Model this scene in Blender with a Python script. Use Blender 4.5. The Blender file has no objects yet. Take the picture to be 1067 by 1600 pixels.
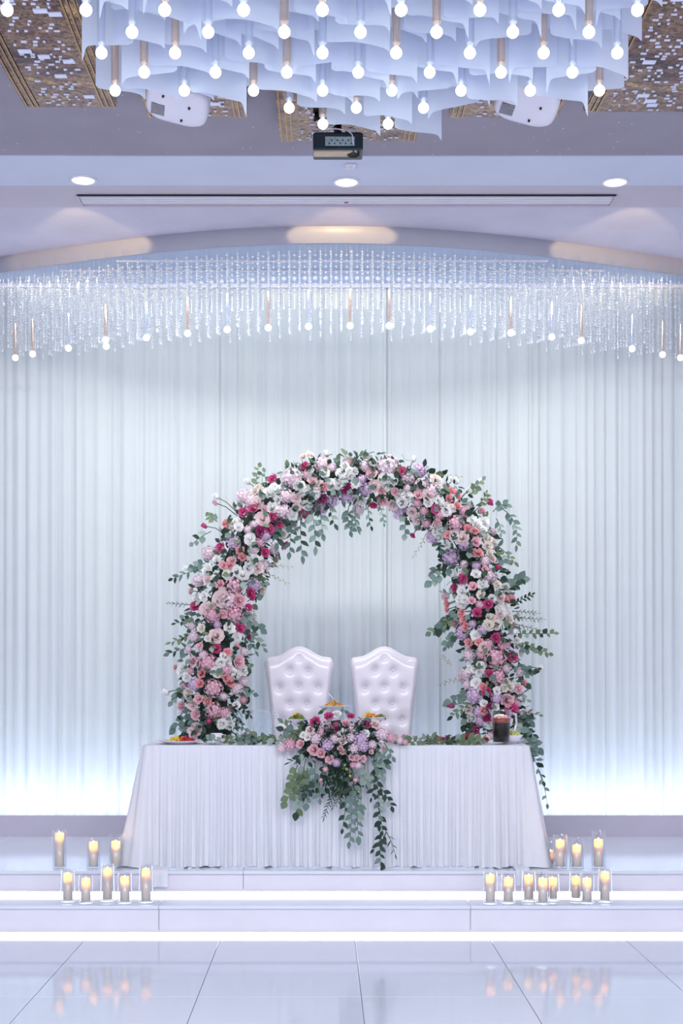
import bpy, math, random
from mathutils import Vector, Matrix, Quaternion

# ------------------------------------------------------------------ camera, world, lights, exposure
scene = bpy.context.scene
col = scene.collection
F = 2222.0            # focal length in pixels of the 1067 x 1600 frame
PX, PY = 508.0, 1050.0  # vanishing point of the depth lines
EYE = 1.52
cam_d = bpy.data.cameras.new('camera')
cam = bpy.data.objects.new('camera', cam_d)
col.objects.link(cam)
cam_d.sensor_fit = 'VERTICAL'
cam_d.sensor_height = 36.0
cam_d.sensor_width = 36.0
cam_d.lens = 36.0 * F / 1600.0
cam_d.shift_x = (533.5 - PX) / 1600.0
cam_d.shift_y = (PY - 800.0) / 1600.0
cam.location = (0, 0, EYE)
cam.rotation_euler = (math.pi / 2, 0, 0)
cam_d.clip_start = 0.05
cam_d.clip_end = 100
scene.camera = cam

world = bpy.data.worlds.new('hall_ambience')
scene.world = world
world.use_nodes = True
bg = world.node_tree.nodes['Background']
bg.inputs[0].default_value = (0.93, 0.94, 1.0, 1)
bg.inputs[1].default_value = 0.95

def area_light(name, loc, rot, sx, sy, power, color):
    d = bpy.data.lights.new(name, 'AREA')
    d.shape = 'RECTANGLE'; d.size = sx; d.size_y = sy
    d.energy = power; d.color = color
    o = bpy.data.objects.new(name, d)
    o.location = loc; o.rotation_euler = rot
    col.objects.link(o)
    return o
# added fill light, out of view, standing in for the hall's other lamps
area_light('hall_fill_light', (0, 1.2, 4.2), (math.radians(22), 0, 0), 5.0, 2.0, 150, (0.90, 0.93, 1.0))
# extra light added for the curtain, hidden from view above the soffit edge
curtain_fill = area_light('curtain_fill_light', (0.0, 9.0, 4.46), (math.radians(41), 0, 0), 5.0, 0.08, 29, (0.97, 1.0, 1.0))
curtain_fill.data.spread = math.radians(112)
# the line of lamps under the canopy, between the crystal fringe and the curtain
area_light('canopy_lamp_line', (0.05, 10.60, 4.465), (math.radians(24), 0, 0), 5.0, 0.04, 4.6, (0.97, 1.0, 1.0))

scene.view_settings.view_transform = 'Standard'
scene.view_settings.look = 'None'
scene.view_settings.gamma = 1.0
scene.view_settings.use_curve_mapping = False
scene.view_settings.exposure = 0.89
try:
    scene.cycles.use_denoising = True
    scene.cycles.max_bounces = 10
    scene.cycles.diffuse_bounces = 4
    scene.cycles.glossy_bounces = 4
    scene.cycles.transparent_max_bounces = 24
    scene.cycles.sample_clamp_indirect = 6.0
    scene.cycles.caustics_reflective = False
    scene.cycles.caustics_refractive = False
except Exception:
    pass

R_ = random.Random(11)
def rnd(a, b): return R_.uniform(a, b)

def at(px, py, D):
    """a point at distance D seen at photo pixel px, py"""
    return Vector(((px - PX) / F * D, D, EYE + (PY - py) / F * D))
def X_at(px, D): return (px - PX) / F * D
def D_ceiling(py, h): return F * h / (PY - py)

# ------------------------------------------------------------------ mesh helpers
class MB:
    def __init__(s): s.v = []; s.f = []
    def add(s, vs, fs):
        b = len(s.v); s.v.extend([tuple(p) for p in vs]); s.f.extend([tuple(i + b for i in f) for f in fs]); return s
    def box(s, x0, x1, y0, y1, z0, z1):
        return s.add([(x0,y0,z0),(x1,y0,z0),(x1,y1,z0),(x0,y1,z0),(x0,y0,z1),(x1,y0,z1),(x1,y1,z1),(x0,y1,z1)],
              [(0,3,2,1),(4,5,6,7),(0,1,5,4),(1,2,6,5),(2,3,7,6),(3,0,4,7)])
    def bevbox(s, x0, x1, y0, y1, z0, z1, b):
        """box with chamfered edges"""
        cx, cy, cz = (x0+x1)/2, (y0+y1)/2, (z0+z1)/2
        hx, hy, hz = (x1-x0)/2, (y1-y0)/2, (z1-z0)/2
        vs, idx = [], {}
        for sx in (-1,1):
            for sy in (-1,1):
                for sz in (-1,1):
                    for a in range(3):
                        p = [sx*(hx-b), sy*(hy-b), sz*(hz-b)]
                        p[a] = (sx*hx, sy*hy, sz*hz)[a]
                        idx[(sx,sy,sz,a)] = len(vs); vs.append((cx+p[0], cy+p[1], cz+p[2]))
        fs = []
        def q(keys): fs.append(tuple(idx[k] for k in keys))
        for d in (-1,1):
            q([(d,-1,-1,0),(d,1,-1,0),(d,1,1,0),(d,-1,1,0)][::d])
            q([(-1,d,-1,1),(-1,d,1,1),(1,d,1,1),(1,d,-1,1)][::d])
            q([(-1,-1,d,2),(1,-1,d,2),(1,1,d,2),(-1,1,d,2)][::d])
        for a in (-1,1):
            for c in (-1,1):
                q([(a,c,-1,0),(a,c,1,0),(a,c,1,1),(a,c,-1,1)])
                q([(a,-1,c,0),(a,1,c,0),(a,1,c,2),(a,-1,c,2)])
                q([(-1,a,c,1),(1,a,c,1),(1,a,c,2),(-1,a,c,2)])
        for sx in (-1,1):
            for sy in (-1,1):
                for sz in (-1,1):
                    q([(sx,sy,sz,0),(sx,sy,sz,1),(sx,sy,sz,2)])
        return s.add(vs, fs)
    def grid(s, fn, nu, nv, close_u=False):
        vs = [fn(i/nu, j/nv) for j in range(nv+1) for i in range(nu + (0 if close_u else 1))]
        w = nu if close_u else nu+1
        fs = []
        for j in range(nv):
            for i in range(nu):
                a = j*w+i; b = j*w+(i+1) % w
                fs.append((a, b, b+w, a+w))
        return s.add(vs, fs)
    def lathe(s, prof, n=20, c=(0,0,0), cap0=False, cap1=False):
        vs = []
        for r, z in prof:
            for k in range(n):
                t = 2*math.pi*k/n
                vs.append((c[0]+r*math.cos(t), c[1]+r*math.sin(t), c[2]+z))
        fs = []
        for j in range(len(prof)-1):
            for k in range(n):
                k2 = (k+1) % n
                fs.append((j*n+k, j*n+k2, (j+1)*n+k2, (j+1)*n+k))
        if cap0: fs.append(tuple(range(n))[::-1])
        if cap1: fs.append(tuple((len(prof)-1)*n+k for k in range(n)))
        return s.add(vs, fs)
    def tube(s, pts, r, n=6, caps=True):
        pts = [Vector(p) for p in pts]
        rs = r if isinstance(r, (list, tuple)) else [r]*len(pts)
        vs = []
        up = Vector((0,0,1))
        last = None
        for i, p in enumerate(pts):
            t = (pts[min(i+1, len(pts)-1)] - pts[max(i-1, 0)])
            if t.length < 1e-9: t = Vector((0,0,1))
            t.normalize()
            if last is None:
                a = t.cross(up if abs(t.z) < .95 else Vector((1,0,0)))
            else:
                a = last - t*last.dot(t)
            a.normalize(); last = a
            b = t.cross(a)
            for k in range(n):
                w = 2*math.pi*k/n
                vs.append(p + a*(rs[i]*math.cos(w)) + b*(rs[i]*math.sin(w)))
        fs = []
        for i in range(len(pts)-1):
            for k in range(n):
                k2 = (k+1) % n
                fs.append((i*n+k, i*n+k2, (i+1)*n+k2, (i+1)*n+k))
        if caps:
            fs.append(tuple(range(n))[::-1]); fs.append(tuple((len(pts)-1)*n+k for k in range(n)))
        return s.add(vs, fs)
    def ball(s, c, r, nu=8, nv=6, sz=1.0):
        pr = []
        vs = [(c[0], c[1], c[2]-r*sz)]
        for j in range(1, nv):
            t = math.pi*j/nv
            for k in range(nu):
                w = 2*math.pi*k/nu
                vs.append((c[0]+r*math.sin(t)*math.cos(w), c[1]+r*math.sin(t)*math.sin(w), c[2]-r*sz*math.cos(t)))
        vs.append((c[0], c[1], c[2]+r*sz))
        fs = []
        for k in range(nu):
            k2 = (k+1) % nu
            fs.append((0, 1+k2, 1+k))
            fs.append((len(vs)-1, 1+(nv-2)*nu+k, 1+(nv-2)*nu+k2))
            for j in range(nv-2):
                fs.append((1+j*nu+k, 1+j*nu+k2, 1+(j+1)*nu+k2, 1+(j+1)*nu+k))
        return s.add(vs, fs)
    def xf(s, m, start=0):
        for i in range(start, len(s.v)): s.v[i] = tuple(m @ Vector(s.v[i]))
        return s
    def merge(s, other, m=None):
        vs = other.v if m is None else [m @ Vector(p) for p in other.v]
        return s.add(vs, other.f)
    def mesh(s, name, mat, smooth=True):
        me = bpy.data.meshes.new(name)
        me.from_pydata(s.v, [], s.f); me.update()
        if smooth: me.polygons.foreach_set('use_smooth', [True]*len(me.polygons))
        if mat: me.materials.append(mat)
        return me
    def build(s, name, mat, parent=None, smooth=True, loc=(0,0,0)):
        return link(name, s.mesh(name, mat, smooth), parent, loc)

def link(name, me, parent=None, loc=(0,0,0), rot=None, scale=None):
    o = bpy.data.objects.new(name, me)
    o.location = loc
    if rot is not None:
        o.rotation_mode = 'QUATERNION'; o.rotation_quaternion = rot
    if scale is not None:
        o.scale = (scale,)*3 if not hasattr(scale, '__len__') else scale
    if parent: o.parent = parent
    col.objects.link(o)
    return o
def thing(name, label, cat, loc=(0,0,0), group=None, rotz=0):
    o = bpy.data.objects.new(name, None); col.objects.link(o)
    o.empty_display_size = .05
    o.location = loc; o.rotation_euler = (0,0,rotz)
    return tag(o, label, cat, group)
def tag(o, label, cat, group=None):
    o['label'] = label; o['category'] = cat
    if group: o['group'] = group
    return o
def struct(o, label=None):
    o['kind'] = 'structure'
    if label: o['label'] = label
    return o
def stuff(o): o['kind'] = 'stuff'; return o
ORD = ['first','second','third','fourth','fifth','sixth','seventh','eighth','ninth']

# ------------------------------------------------------------------ materials
def lin(h):
    h = h.lstrip('#'); out = []
    for i in (0,2,4):
        c = int(h[i:i+2], 16)/255
        out.append(c/12.92 if c <= .04045 else ((c+.055)/1.055)**2.4)
    return (*out, 1)
def mat(name, hexcol, rough=.5, metal=0, var=.06, scale=12, bump=0, bscale=60, spec=.5, sss=0, coat=0, sheen=0):
    m = bpy.data.materials.new(name); m.use_nodes = True
    nt = m.node_tree; b = nt.nodes['Principled BSDF']
    b.inputs['Roughness'].default_value = rough
    b.inputs['Metallic'].default_value = metal
    b.inputs['Specular IOR Level'].default_value = spec
    if sss:
        b.inputs['Subsurface Weight'].default_value = sss
        b.inputs['Subsurface Radius'].default_value = (.02,.012,.01)
    if coat: b.inputs['Coat Weight'].default_value = coat; b.inputs['Coat Roughness'].default_value = .08
    if sheen: b.inputs['Sheen Weight'].default_value = sheen
    c = lin(hexcol)
    tc = nt.nodes.new('ShaderNodeTexCoord')
    n = nt.nodes.new('ShaderNodeTexNoise'); n.inputs['Scale'].default_value = scale
    nt.links.new(tc.outputs['Object'], n.inputs['Vector'])
    r = nt.nodes.new('ShaderNodeValToRGB')
    r.color_ramp.elements[0].position = .3; r.color_ramp.elements[1].position = .7
    r.color_ramp.elements[0].color = tuple(max(0, x*(1-var)) for x in c[:3]) + (1,)
    r.color_ramp.elements[1].color = tuple(min(1, x*(1+var)) for x in c[:3]) + (1,)
    nt.links.new(n.outputs['Fac'], r.inputs['Fac']); nt.links.new(r.outputs['Color'], b.inputs['Base Color'])
    if bump:
        n2 = nt.nodes.new('ShaderNodeTexNoise'); n2.inputs['Scale'].default_value = bscale
        nt.links.new(tc.outputs['Object'], n2.inputs['Vector'])
        bp = nt.nodes.new('ShaderNodeBump'); bp.inputs['Strength'].default_value = bump; bp.inputs['Distance'].default_value = .01
        nt.links.new(n2.outputs['Fac'], bp.inputs['Height']); nt.links.new(bp.outputs['Normal'], b.inputs['Normal'])
    return m
def emit(name, hexcol, strength):
    m = bpy.data.materials.new(name); m.use_nodes = True
    nt = m.node_tree; nt.nodes.clear()
    e = nt.nodes.new('ShaderNodeEmission'); e.inputs[0].default_value = lin(hexcol); e.inputs[1].default_value = strength
    o = nt.nodes.new('ShaderNodeOutputMaterial'); nt.links.new(e.outputs[0], o.inputs[0])
    return m
def cloth(name, hexcol, trans=.35, var=.03):
    """thin woven cloth that lets some light through"""
    m = bpy.data.materials.new(name); m.use_nodes = True
    nt = m.node_tree; b = nt.nodes['Principled BSDF']
    b.inputs['Base Color'].default_value = lin(hexcol); b.inputs['Roughness'].default_value = .75
    b.inputs['Specular IOR Level'].default_value = .25
    tc = nt.nodes.new('ShaderNodeTexCoord')
    n = nt.nodes.new('ShaderNodeTexNoise'); n.inputs['Scale'].default_value = 6
    nt.links.new(tc.outputs['Object'], n.inputs['Vector'])
    r = nt.nodes.new('ShaderNodeValToRGB'); c = lin(hexcol)
    r.color_ramp.elements[0].color = tuple(x*(1-var) for x in c[:3]) + (1,)
    r.color_ramp.elements[1].color = tuple(min(1, x*(1+var)) for x in c[:3]) + (1,)
    nt.links.new(n.outputs['Fac'], r.inputs['Fac']); nt.links.new(r.outputs['Color'], b.inputs['Base Color'])
    t = nt.nodes.new('ShaderNodeBsdfTranslucent'); t.inputs[0].default_value = c
    mx = nt.nodes.new('ShaderNodeMixShader'); mx.inputs[0].default_value = trans
    out = nt.nodes['Material Output']
    nt.links.new(b.outputs[0], mx.inputs[1]); nt.links.new(t.outputs[0], mx.inputs[2]); nt.links.new(mx.outputs[0], out.inputs[0])
    return m
def glass(name, hexcol='#f4f8ff', clear=.8, rough=.03, white=0.0, blend=.12):
    """thin clear glass: mostly see-through, mirror-like at grazing angles"""
    m = bpy.data.materials.new(name); m.use_nodes = True
    nt = m.node_tree; nt.nodes.clear()
    tr = nt.nodes.new('ShaderNodeBsdfTransparent'); tr.inputs[0].default_value = lin(hexcol)
    gl = nt.nodes.new('ShaderNodeBsdfGlossy'); gl.inputs['Roughness'].default_value = rough; gl.inputs[0].default_value = (1,1,1,1)
    lw = nt.nodes.new('ShaderNodeLayerWeight'); lw.inputs[0].default_value = blend
    mr = nt.nodes.new('ShaderNodeMapRange'); mr.inputs['To Min'].default_value = 1-clear; mr.inputs['To Max'].default_value = .9
    mx = nt.nodes.new('ShaderNodeMixShader')
    nt.links.new(lw.outputs['Facing'], mr.inputs['Value']); nt.links.new(mr.outputs[0], mx.inputs[0])
    nt.links.new(tr.outputs[0], mx.inputs[1]); nt.links.new(gl.outputs[0], mx.inputs[2])
    last = mx
    if white:
        df = nt.nodes.new('ShaderNodeBsdfDiffuse'); df.inputs[0].default_value = (.95,.96,1,1)
        tl = nt.nodes.new('ShaderNodeBsdfTranslucent'); tl.inputs[0].default_value = (.95,.96,1,1)
        ad = nt.nodes.new('ShaderNodeMixShader'); ad.inputs[0].default_value = .5
        nt.links.new(df.outputs[0], ad.inputs[1]); nt.links.new(tl.outputs[0], ad.inputs[2])
        m2 = nt.nodes.new('ShaderNodeMixShader'); m2.inputs[0].default_value = white
        nt.links.new(mx.outputs[0], m2.inputs[1]); nt.links.new(ad.outputs[0], m2.inputs[2]); last = m2
    o = nt.nodes.new('ShaderNodeOutputMaterial'); nt.links.new(last.outputs[0], o.inputs[0])
    return m
def glitter(name, hexcol, rough=.6, thr=.02):
    """paint with scattered mirror-bright flakes"""
    m = mat(name, hexcol, rough, var=.05, scale=3, bump=.15, bscale=120)
    nt = m.node_tree; b = nt.nodes['Principled BSDF']
    tc = nt.nodes.new('ShaderNodeTexCoord')
    v = nt.nodes.new('ShaderNodeTexVoronoi'); v.inputs['Scale'].default_value = 14
    nt.links.new(tc.outputs['Object'], v.inputs['Vector'])
    lt = nt.nodes.new('ShaderNodeMath'); lt.operation = 'LESS_THAN'; lt.inputs[1].default_value = thr*4
    nt.links.new(v.outputs['Distance'], lt.inputs[0])
    mx = nt.nodes.new('ShaderNodeMix'); mx.data_type = 'RGBA'
    old = b.inputs['Base Color'].links[0].from_socket
    nt.links.new(lt.outputs[0], mx.inputs['Factor']); nt.links.new(old, mx.inputs['A']); mx.inputs['B'].default_value = (1,1,1,1)
    nt.links.new(mx.outputs['Result'], b.inputs['Base Color'])
    return m

M = {
 'tile': mat('glossy_white_floor_tile', '#d8deea', .07, var=.012, scale=2, spec=.6),
 'grout': mat('grey_grout', '#a4a8b8', .8),
 'stage': mat('stage_gloss_white', '#dadee8', .12, var=.015, scale=2),
 'riser': mat('stage_riser_paint', '#dcd8e2', .35, var=.03, scale=4),
 'ledge': mat('ledge_paint', '#bab4c4', .4, var=.04, scale=4),
 'ceiling': glitter('mauve_glitter_ceiling', '#9b94a0', .65, .012),
 'soffit': mat('soffit_blue_light_tint', '#ced2e4', .5, var=.03, scale=3),  # the bluish light on this band is put into its base colour
 'soffit2': mat('mauve_soffit_paint', '#c6bcc8', .5, var=.03, scale=3),
 'recess': glitter('lilac_glitter_ceiling', '#ccc6d4', .6, .012),
 'fascia': mat('silver_mauve_fascia', '#9d9ba8', .4, metal=.0, var=.02, scale=3),
 'canopy': mat('canopy_underside_paint', '#b4bfd6', .5, var=.03, scale=5),
 'wall': mat('white_wall_paint', '#d8d8e6', .7, var=.02),
 'curtain': cloth('white_sheer_curtain', '#dbe0e0', .3),
 'skirt': cloth('white_satin_skirt', '#e7e9f0', .12),
 'linen': cloth('white_table_linen', '#e8e8f0', .1),
 'plastic': mat('white_plastic', '#dcd8e2', .35, var=.02),
 'darkplastic': mat('dark_teal_plastic', '#22313a', .3, var=.1),
 'black': mat('black_plastic', '#121216', .4),
 'panelgrey': mat('projector_back_plate', '#9fb0b4', .4, var=.25, scale=60),
 'beige': mat('beige_plastic', '#c8b49c', .5),
 'leather': mat('pearl_white_leatherette', '#d9d2dc', .22, var=.02, scale=8, coat=.3),
 'chrome': mat('polished_chrome', '#d8d8e0', .12, metal=1),
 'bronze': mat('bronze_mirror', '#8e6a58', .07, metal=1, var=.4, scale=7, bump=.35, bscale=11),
 'goldstrip': mat('brushed_gold_strip', '#b08a62', .25, metal=1, var=.15),
 'panelside': mat('panel_side_paint', '#a59dab', .6),
 'mirror': mat('white_mirror_mosaic', '#e4e6fb', .25, var=.05),
 'sheet': cloth('frosted_white_acrylic', '#dfe5f6', .55, .02),
 'tubeclear': glass('clear_glass_tube', '#eef4ff', .72, .05, .18),
 'tubegold': glass('champagne_glass_tube', '#f6dcc0', .72, .08, .15),
 'crystal': glass('cut_crystal', '#f6faff', .62, .08, .55, .3),
 'bulb': emit('lamp_bulb', '#f2fffb', 3.2),
 'bulbsmall': emit('small_lamp_bulb', '#f2f8ff', 1.6),
 'led': emit('cool_led_strip', '#eef4ff', 4.5),
 'ledback': emit('cool_led_uplight', '#d4e4ff', 33.0),
 'cove': emit('cool_cove_led', '#eef6ff', 5.5),
 'downlight': emit('downlight_disc', '#fffaf0', 5.0),
 'glass': glass('candle_holder_glass', '#fbfdff', .975, .02, .03),
 'jug': glass('jug_glass', '#fdfeff', .988, .06, 0.0, .09),
 'flame': emit('candle_flame', '#ffb964', 44.0),
 'china': mat('white_china', '#e8e4ee', .2, var=.01),
 'cola': mat('dark_cola', '#120606', .35, var=.2, spec=.05),
 'colatop': mat('amber_cola_ice', '#8e2e14', .3, var=.4, scale=40),
 'ice': glass('ice_cube', '#ffb890', .8, .1, .12),
 'pasta': mat('orange_pasta', '#dca048', .5, var=.15, scale=40),
 'salad': mat('green_salad', '#6f7a2a', .6, var=.3, scale=50),
 'yellow': mat('yellow_food', '#e6bd2c', .5, var=.15, scale=40),
 'orange': mat('orange_food', '#df6d28', .5, var=.15, scale=40),
 'red': mat('red_food', '#b21f3c', .5, var=.2, scale=40),
 'palegreen': mat('pale_green_food', '#c9cf7a', .6, var=.15, scale=40),
 'frame': mat('moss_core', '#26352b', .9, var=.4, scale=30),
 'stem': mat('leaf_stem', '#5d6a52', .7),
 'twig': mat('beige_twig', '#c4b494', .8),
}
def reflection_bands(m):  # dark and gold reflections put into the panel colour, with random facets
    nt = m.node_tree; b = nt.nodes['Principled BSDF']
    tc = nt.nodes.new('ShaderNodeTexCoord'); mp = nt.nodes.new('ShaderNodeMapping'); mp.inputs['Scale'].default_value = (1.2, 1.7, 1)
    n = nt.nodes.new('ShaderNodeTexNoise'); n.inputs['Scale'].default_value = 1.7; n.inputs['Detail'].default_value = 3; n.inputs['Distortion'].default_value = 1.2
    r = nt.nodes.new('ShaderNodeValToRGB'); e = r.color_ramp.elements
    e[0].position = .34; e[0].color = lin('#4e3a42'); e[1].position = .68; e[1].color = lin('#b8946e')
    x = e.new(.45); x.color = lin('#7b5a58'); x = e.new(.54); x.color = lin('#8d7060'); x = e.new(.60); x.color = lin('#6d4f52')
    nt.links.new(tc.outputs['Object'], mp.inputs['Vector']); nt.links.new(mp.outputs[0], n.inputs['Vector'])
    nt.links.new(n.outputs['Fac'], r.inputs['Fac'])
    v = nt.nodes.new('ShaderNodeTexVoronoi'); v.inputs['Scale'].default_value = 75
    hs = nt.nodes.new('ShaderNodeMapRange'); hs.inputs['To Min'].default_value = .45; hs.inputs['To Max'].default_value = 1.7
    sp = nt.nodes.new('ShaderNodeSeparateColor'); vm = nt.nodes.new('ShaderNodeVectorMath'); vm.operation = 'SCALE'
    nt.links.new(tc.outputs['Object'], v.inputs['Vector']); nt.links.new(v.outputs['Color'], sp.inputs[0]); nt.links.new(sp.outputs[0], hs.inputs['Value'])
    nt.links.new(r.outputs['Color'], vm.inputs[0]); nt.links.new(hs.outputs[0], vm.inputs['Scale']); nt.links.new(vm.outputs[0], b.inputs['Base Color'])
reflection_bands(M['bronze'])
def wax_material():
    m = bpy.data.materials.new('ivory_candle_wax'); m.use_nodes = True
    nt = m.node_tree; b = nt.nodes['Principled BSDF']
    b.inputs['Base Color'].default_value = lin('#e8d9cf'); b.inputs['Roughness'].default_value = .5
    n = nt.nodes.new('ShaderNodeTexNoise'); n.inputs['Scale'].default_value = 20
    r = nt.nodes.new('ShaderNodeValToRGB'); r.color_ramp.elements[0].color = lin('#f2dccb'); r.color_ramp.elements[1].color = lin('#f8e6d8')
    nt.links.new(n.outputs['Fac'], r.inputs['Fac']); nt.links.new(r.outputs['Color'], b.inputs['Base Color'])
    b.inputs['Subsurface Weight'].default_value = .55
    b.inputs['Subsurface Radius'].default_value = (.034, .02, .010)
    b.inputs['Subsurface Scale'].default_value = 1.0
    return m
M['wax'] = wax_material()
def petal_mat(name, hexcol, var=.08):
    m = cloth(name, hexcol, .28, var)
    m.node_tree.nodes['Principled BSDF'].inputs['Roughness'].default_value = .6
    return m
FL = {k: petal_mat(n, c) for k, (n, c) in {
 'M': ('magenta_petal', '#d2588f'), 'D': ('deep_magenta_petal', '#a83a76'), 'C': ('coral_petal', '#f3b2b6'),
 'P': ('pink_petal', '#f2c6cf'), 'W': ('white_petal', '#faf8f6'), 'E': ('cream_petal', '#f5ece4'), 'B': ('blush_petal', '#f4e0e0'),
 'L': ('lilac_petal', '#dcc2de'), 'H': ('blush_floret', '#f0dbe4'), 'Q': ('pink_floret', '#e9bccb'), 'Y': ('yellow_bud', '#d2cf86')}.items()}
def leaf_mat(name, hexcol):
    m = cloth(name, hexcol, .2, .22); nt = m.node_tree
    nt.nodes['Principled BSDF'].inputs['Roughness'].default_value = .5
    for n in nt.nodes:
        if n.type == 'TEX_NOISE': n.inputs['Scale'].default_value = 25
    return m
LF = [leaf_mat('eucalyptus_leaf', '#6f877f'), leaf_mat('dark_leaf', '#33483d'), leaf_mat('olive_leaf', '#6f8262'), leaf_mat('grey_leaf', '#93a59a')]

# ------------------------------------------------------------------ levels and depths of the place
Z_FL = -.03
Z_ST, Z_TR = 0.30, 0.15            # stage floor, step tread
D_R1, D_R2, D_LB = 8.35, 8.74, 10.53  # lower riser, stage front, rear ledge
Z_LD = 0.456
D_CUR = 10.86
XW = 4.2
H_MAIN, H_SOF, H_REC, H_CAN = 2.907, 2.90, 3.07, 2.96
def front_of_canopy(x):
    x = x - 0.05
    return 9.79 + 0.147*x*x - 0.0045*x**4

# ------------------------------------------------------------------ floor of tiles
fl = struct(MB().box(-XW-.2, XW+.2, -4, D_R1, Z_FL-.05, Z_FL-.006).build('floor', M['grout'], smooth=False))
tw, tl, gp = .782, 1.564, .0035
tile_me = MB().bevbox(-tw/2+gp/2, tw/2-gp/2, -tl/2+gp/2, tl/2-gp/2, -.006, 0, .001).mesh('tile', M['tile'], False)
x0 = .173
y_end = D_R1
for j in range(6):
    for i in range(-6, 6):
        link('tile', tile_me, fl, (x0 + (i+.5)*tw, y_end - (j+.5)*tl, Z_FL))

# ------------------------------------------------------------------ stage
stage = struct(MB().box(-XW, XW, D_R2+.012, 11.6, Z_FL, Z_ST-.02).build('stage_platform', M['riser'], smooth=False))
pw = 1.83
def panel_row(parent, name, z0, z1, y0, y1, mt, xs, bev=.003, gap=.002):
    for a, b in zip(xs[:-1], xs[1:]):
        MB().bevbox(a+gap, b-gap, y0, y1, z0, z1, bev).build(name, mt, parent, False)
xs1 = [X_at(248, D_R1) + pw*k for k in (-2,-1,0,1,2,3)]; xs1[0] = -XW; xs1[-1] = XW
xs2 = [X_at(380, D_R2) + pw*k for k in (-2,-1,0,1,2)]; xs2[0] = -XW; xs2[-1] = XW
panel_row(stage, 'riser_panel', Z_TR+.0, Z_ST-.022, D_R2, D_R2+.012, M['riser'], xs2)
panel_row(stage, 'deck_panel', Z_ST-.02, Z_ST, D_R2-.02, D_LB, M['stage'], xs2, .002, .0008)
step = struct(MB().box(-XW, XW, D_R1+.012, D_R2, Z_FL, Z_TR-.02).build('stage_step', M['riser'], smooth=False))
panel_row(step, 'riser_panel', Z_FL, Z_TR-.022, D_R1, D_R1+.012, M['riser'], xs1)
panel_row(step, 'tread_panel', Z_TR-.02, Z_TR, D_R1-.015, D_R2, M['stage'], xs1, .002, .0008)
ledge = struct(MB().box(-XW, XW, D_LB, D_LB+.05, Z_ST, Z_LD).build('stage_ledge', M['ledge'], smooth=False))
# light strips at the foot of the two risers and behind the ledge
def led(name, label, x0, x1, y0, y1, z0, z1, mt):
    t = thing(name, label, 'light strip', ((x0+x1)/2, y0, z0))
    ox, oy, oz = t.location
    MB().box(x0-ox, x1-ox, y0-oy, y1-oy, z0-oz, z1-oz).build('light_diffuser', M[mt], t, False)
    MB().box(x0-ox, x1-ox, y0-oy, y1-oy, z1-oz, z1-oz+.004).build('profile', M['plastic'], t, False)
    return t
led('led_strip', 'white light strip glowing along the foot of the lower stage step, at floor level', -XW, XW, D_R1-.014, D_R1-.001, Z_FL+.0005, Z_FL+.024, 'led')
led('led_strip', 'white light strip glowing along the foot of the upper riser, behind the candles', -XW, XW, D_R2-.014, D_R2-.001, Z_TR+.0005, Z_TR+.022, 'led')
t = thing('led_uplight', 'cool white uplight strip shining up the curtain from behind the rear ledge', 'light strip', (0, D_LB+.085, Z_ST))
MB().box(-XW, XW, -.025, .025, 0, .05).build('housing', M['plastic'], t, False)
MB().add([(-XW,-.02,.052),(XW,-.02,.052),(XW,.02,.062),(-XW,.02,.062)], [(0,1,2,3)]).build('light_diffuser', M['ledback'], t, False)

# ------------------------------------------------------------------ walls, ceiling, canopy
struct(MB().box(-XW, XW, 11.6, 11.75, Z_FL, EYE+H_REC+.4).build('wall_back', M['wall'], smooth=False))
struct(MB().box(-XW-.15, -XW, 3.0, 11.75, Z_FL, EYE+H_REC+.4).build('wall_left', M['wall'], smooth=False))
struct(MB().box(XW, XW+.15, 3.0, 11.75, Z_FL, EYE+H_REC+.4).build('wall_right', M['wall'], smooth=False))
Zc = EYE
D_B0, D_B1, D_B2 = 8.0, D_ceiling(290, H_SOF), D_ceiling(325, H_SOF)
struct(MB().box(-XW, XW, 3.0, D_B0, Zc+H_MAIN, Zc+H_MAIN+.1).build('ceiling', M['ceiling'], smooth=False))
struct(MB().box(-XW, XW, D_B0, D_B1, Zc+H_SOF, Zc+H_SOF+.06).build('trim_1', M['soffit'], smooth=False), 'soffit band with bluish light in its colour')
struct(MB().box(-XW, XW, D_B1, D_B2, Zc+H_SOF+.004, Zc+H_SOF+.06).build('trim_2', M['soffit2'], smooth=False), 'mauve soffit band with the air slot')
struct(MB().box(-XW, XW, D_B0, 11.75, Zc+H_REC, Zc+H_REC+.1).build('ceiling_recess', M['recess'], smooth=False))
struct(MB().box(-XW, XW, D_B0-.02, D_B0+.04, Zc+H_SOF+.06, Zc+H_REC+.1).build('trim_3', M['soffit2'], smooth=False))
t = thing('led_strip', 'cool white cove light strip glowing on top of the soffit edge', 'light strip', (0, D_B2-.10, Zc+H_SOF+.06))
MB().box(-XW, XW, -.02, .02, 0, .012).build('profile', M['plastic'], t, False)
MB().add([(-XW,.019,.014),(XW,.019,.014),(XW,-.015,.03),(-XW,-.015,.03)], [(0,1,2,3)]).build('light_diffuser', M['cove'], t, False)
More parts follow.
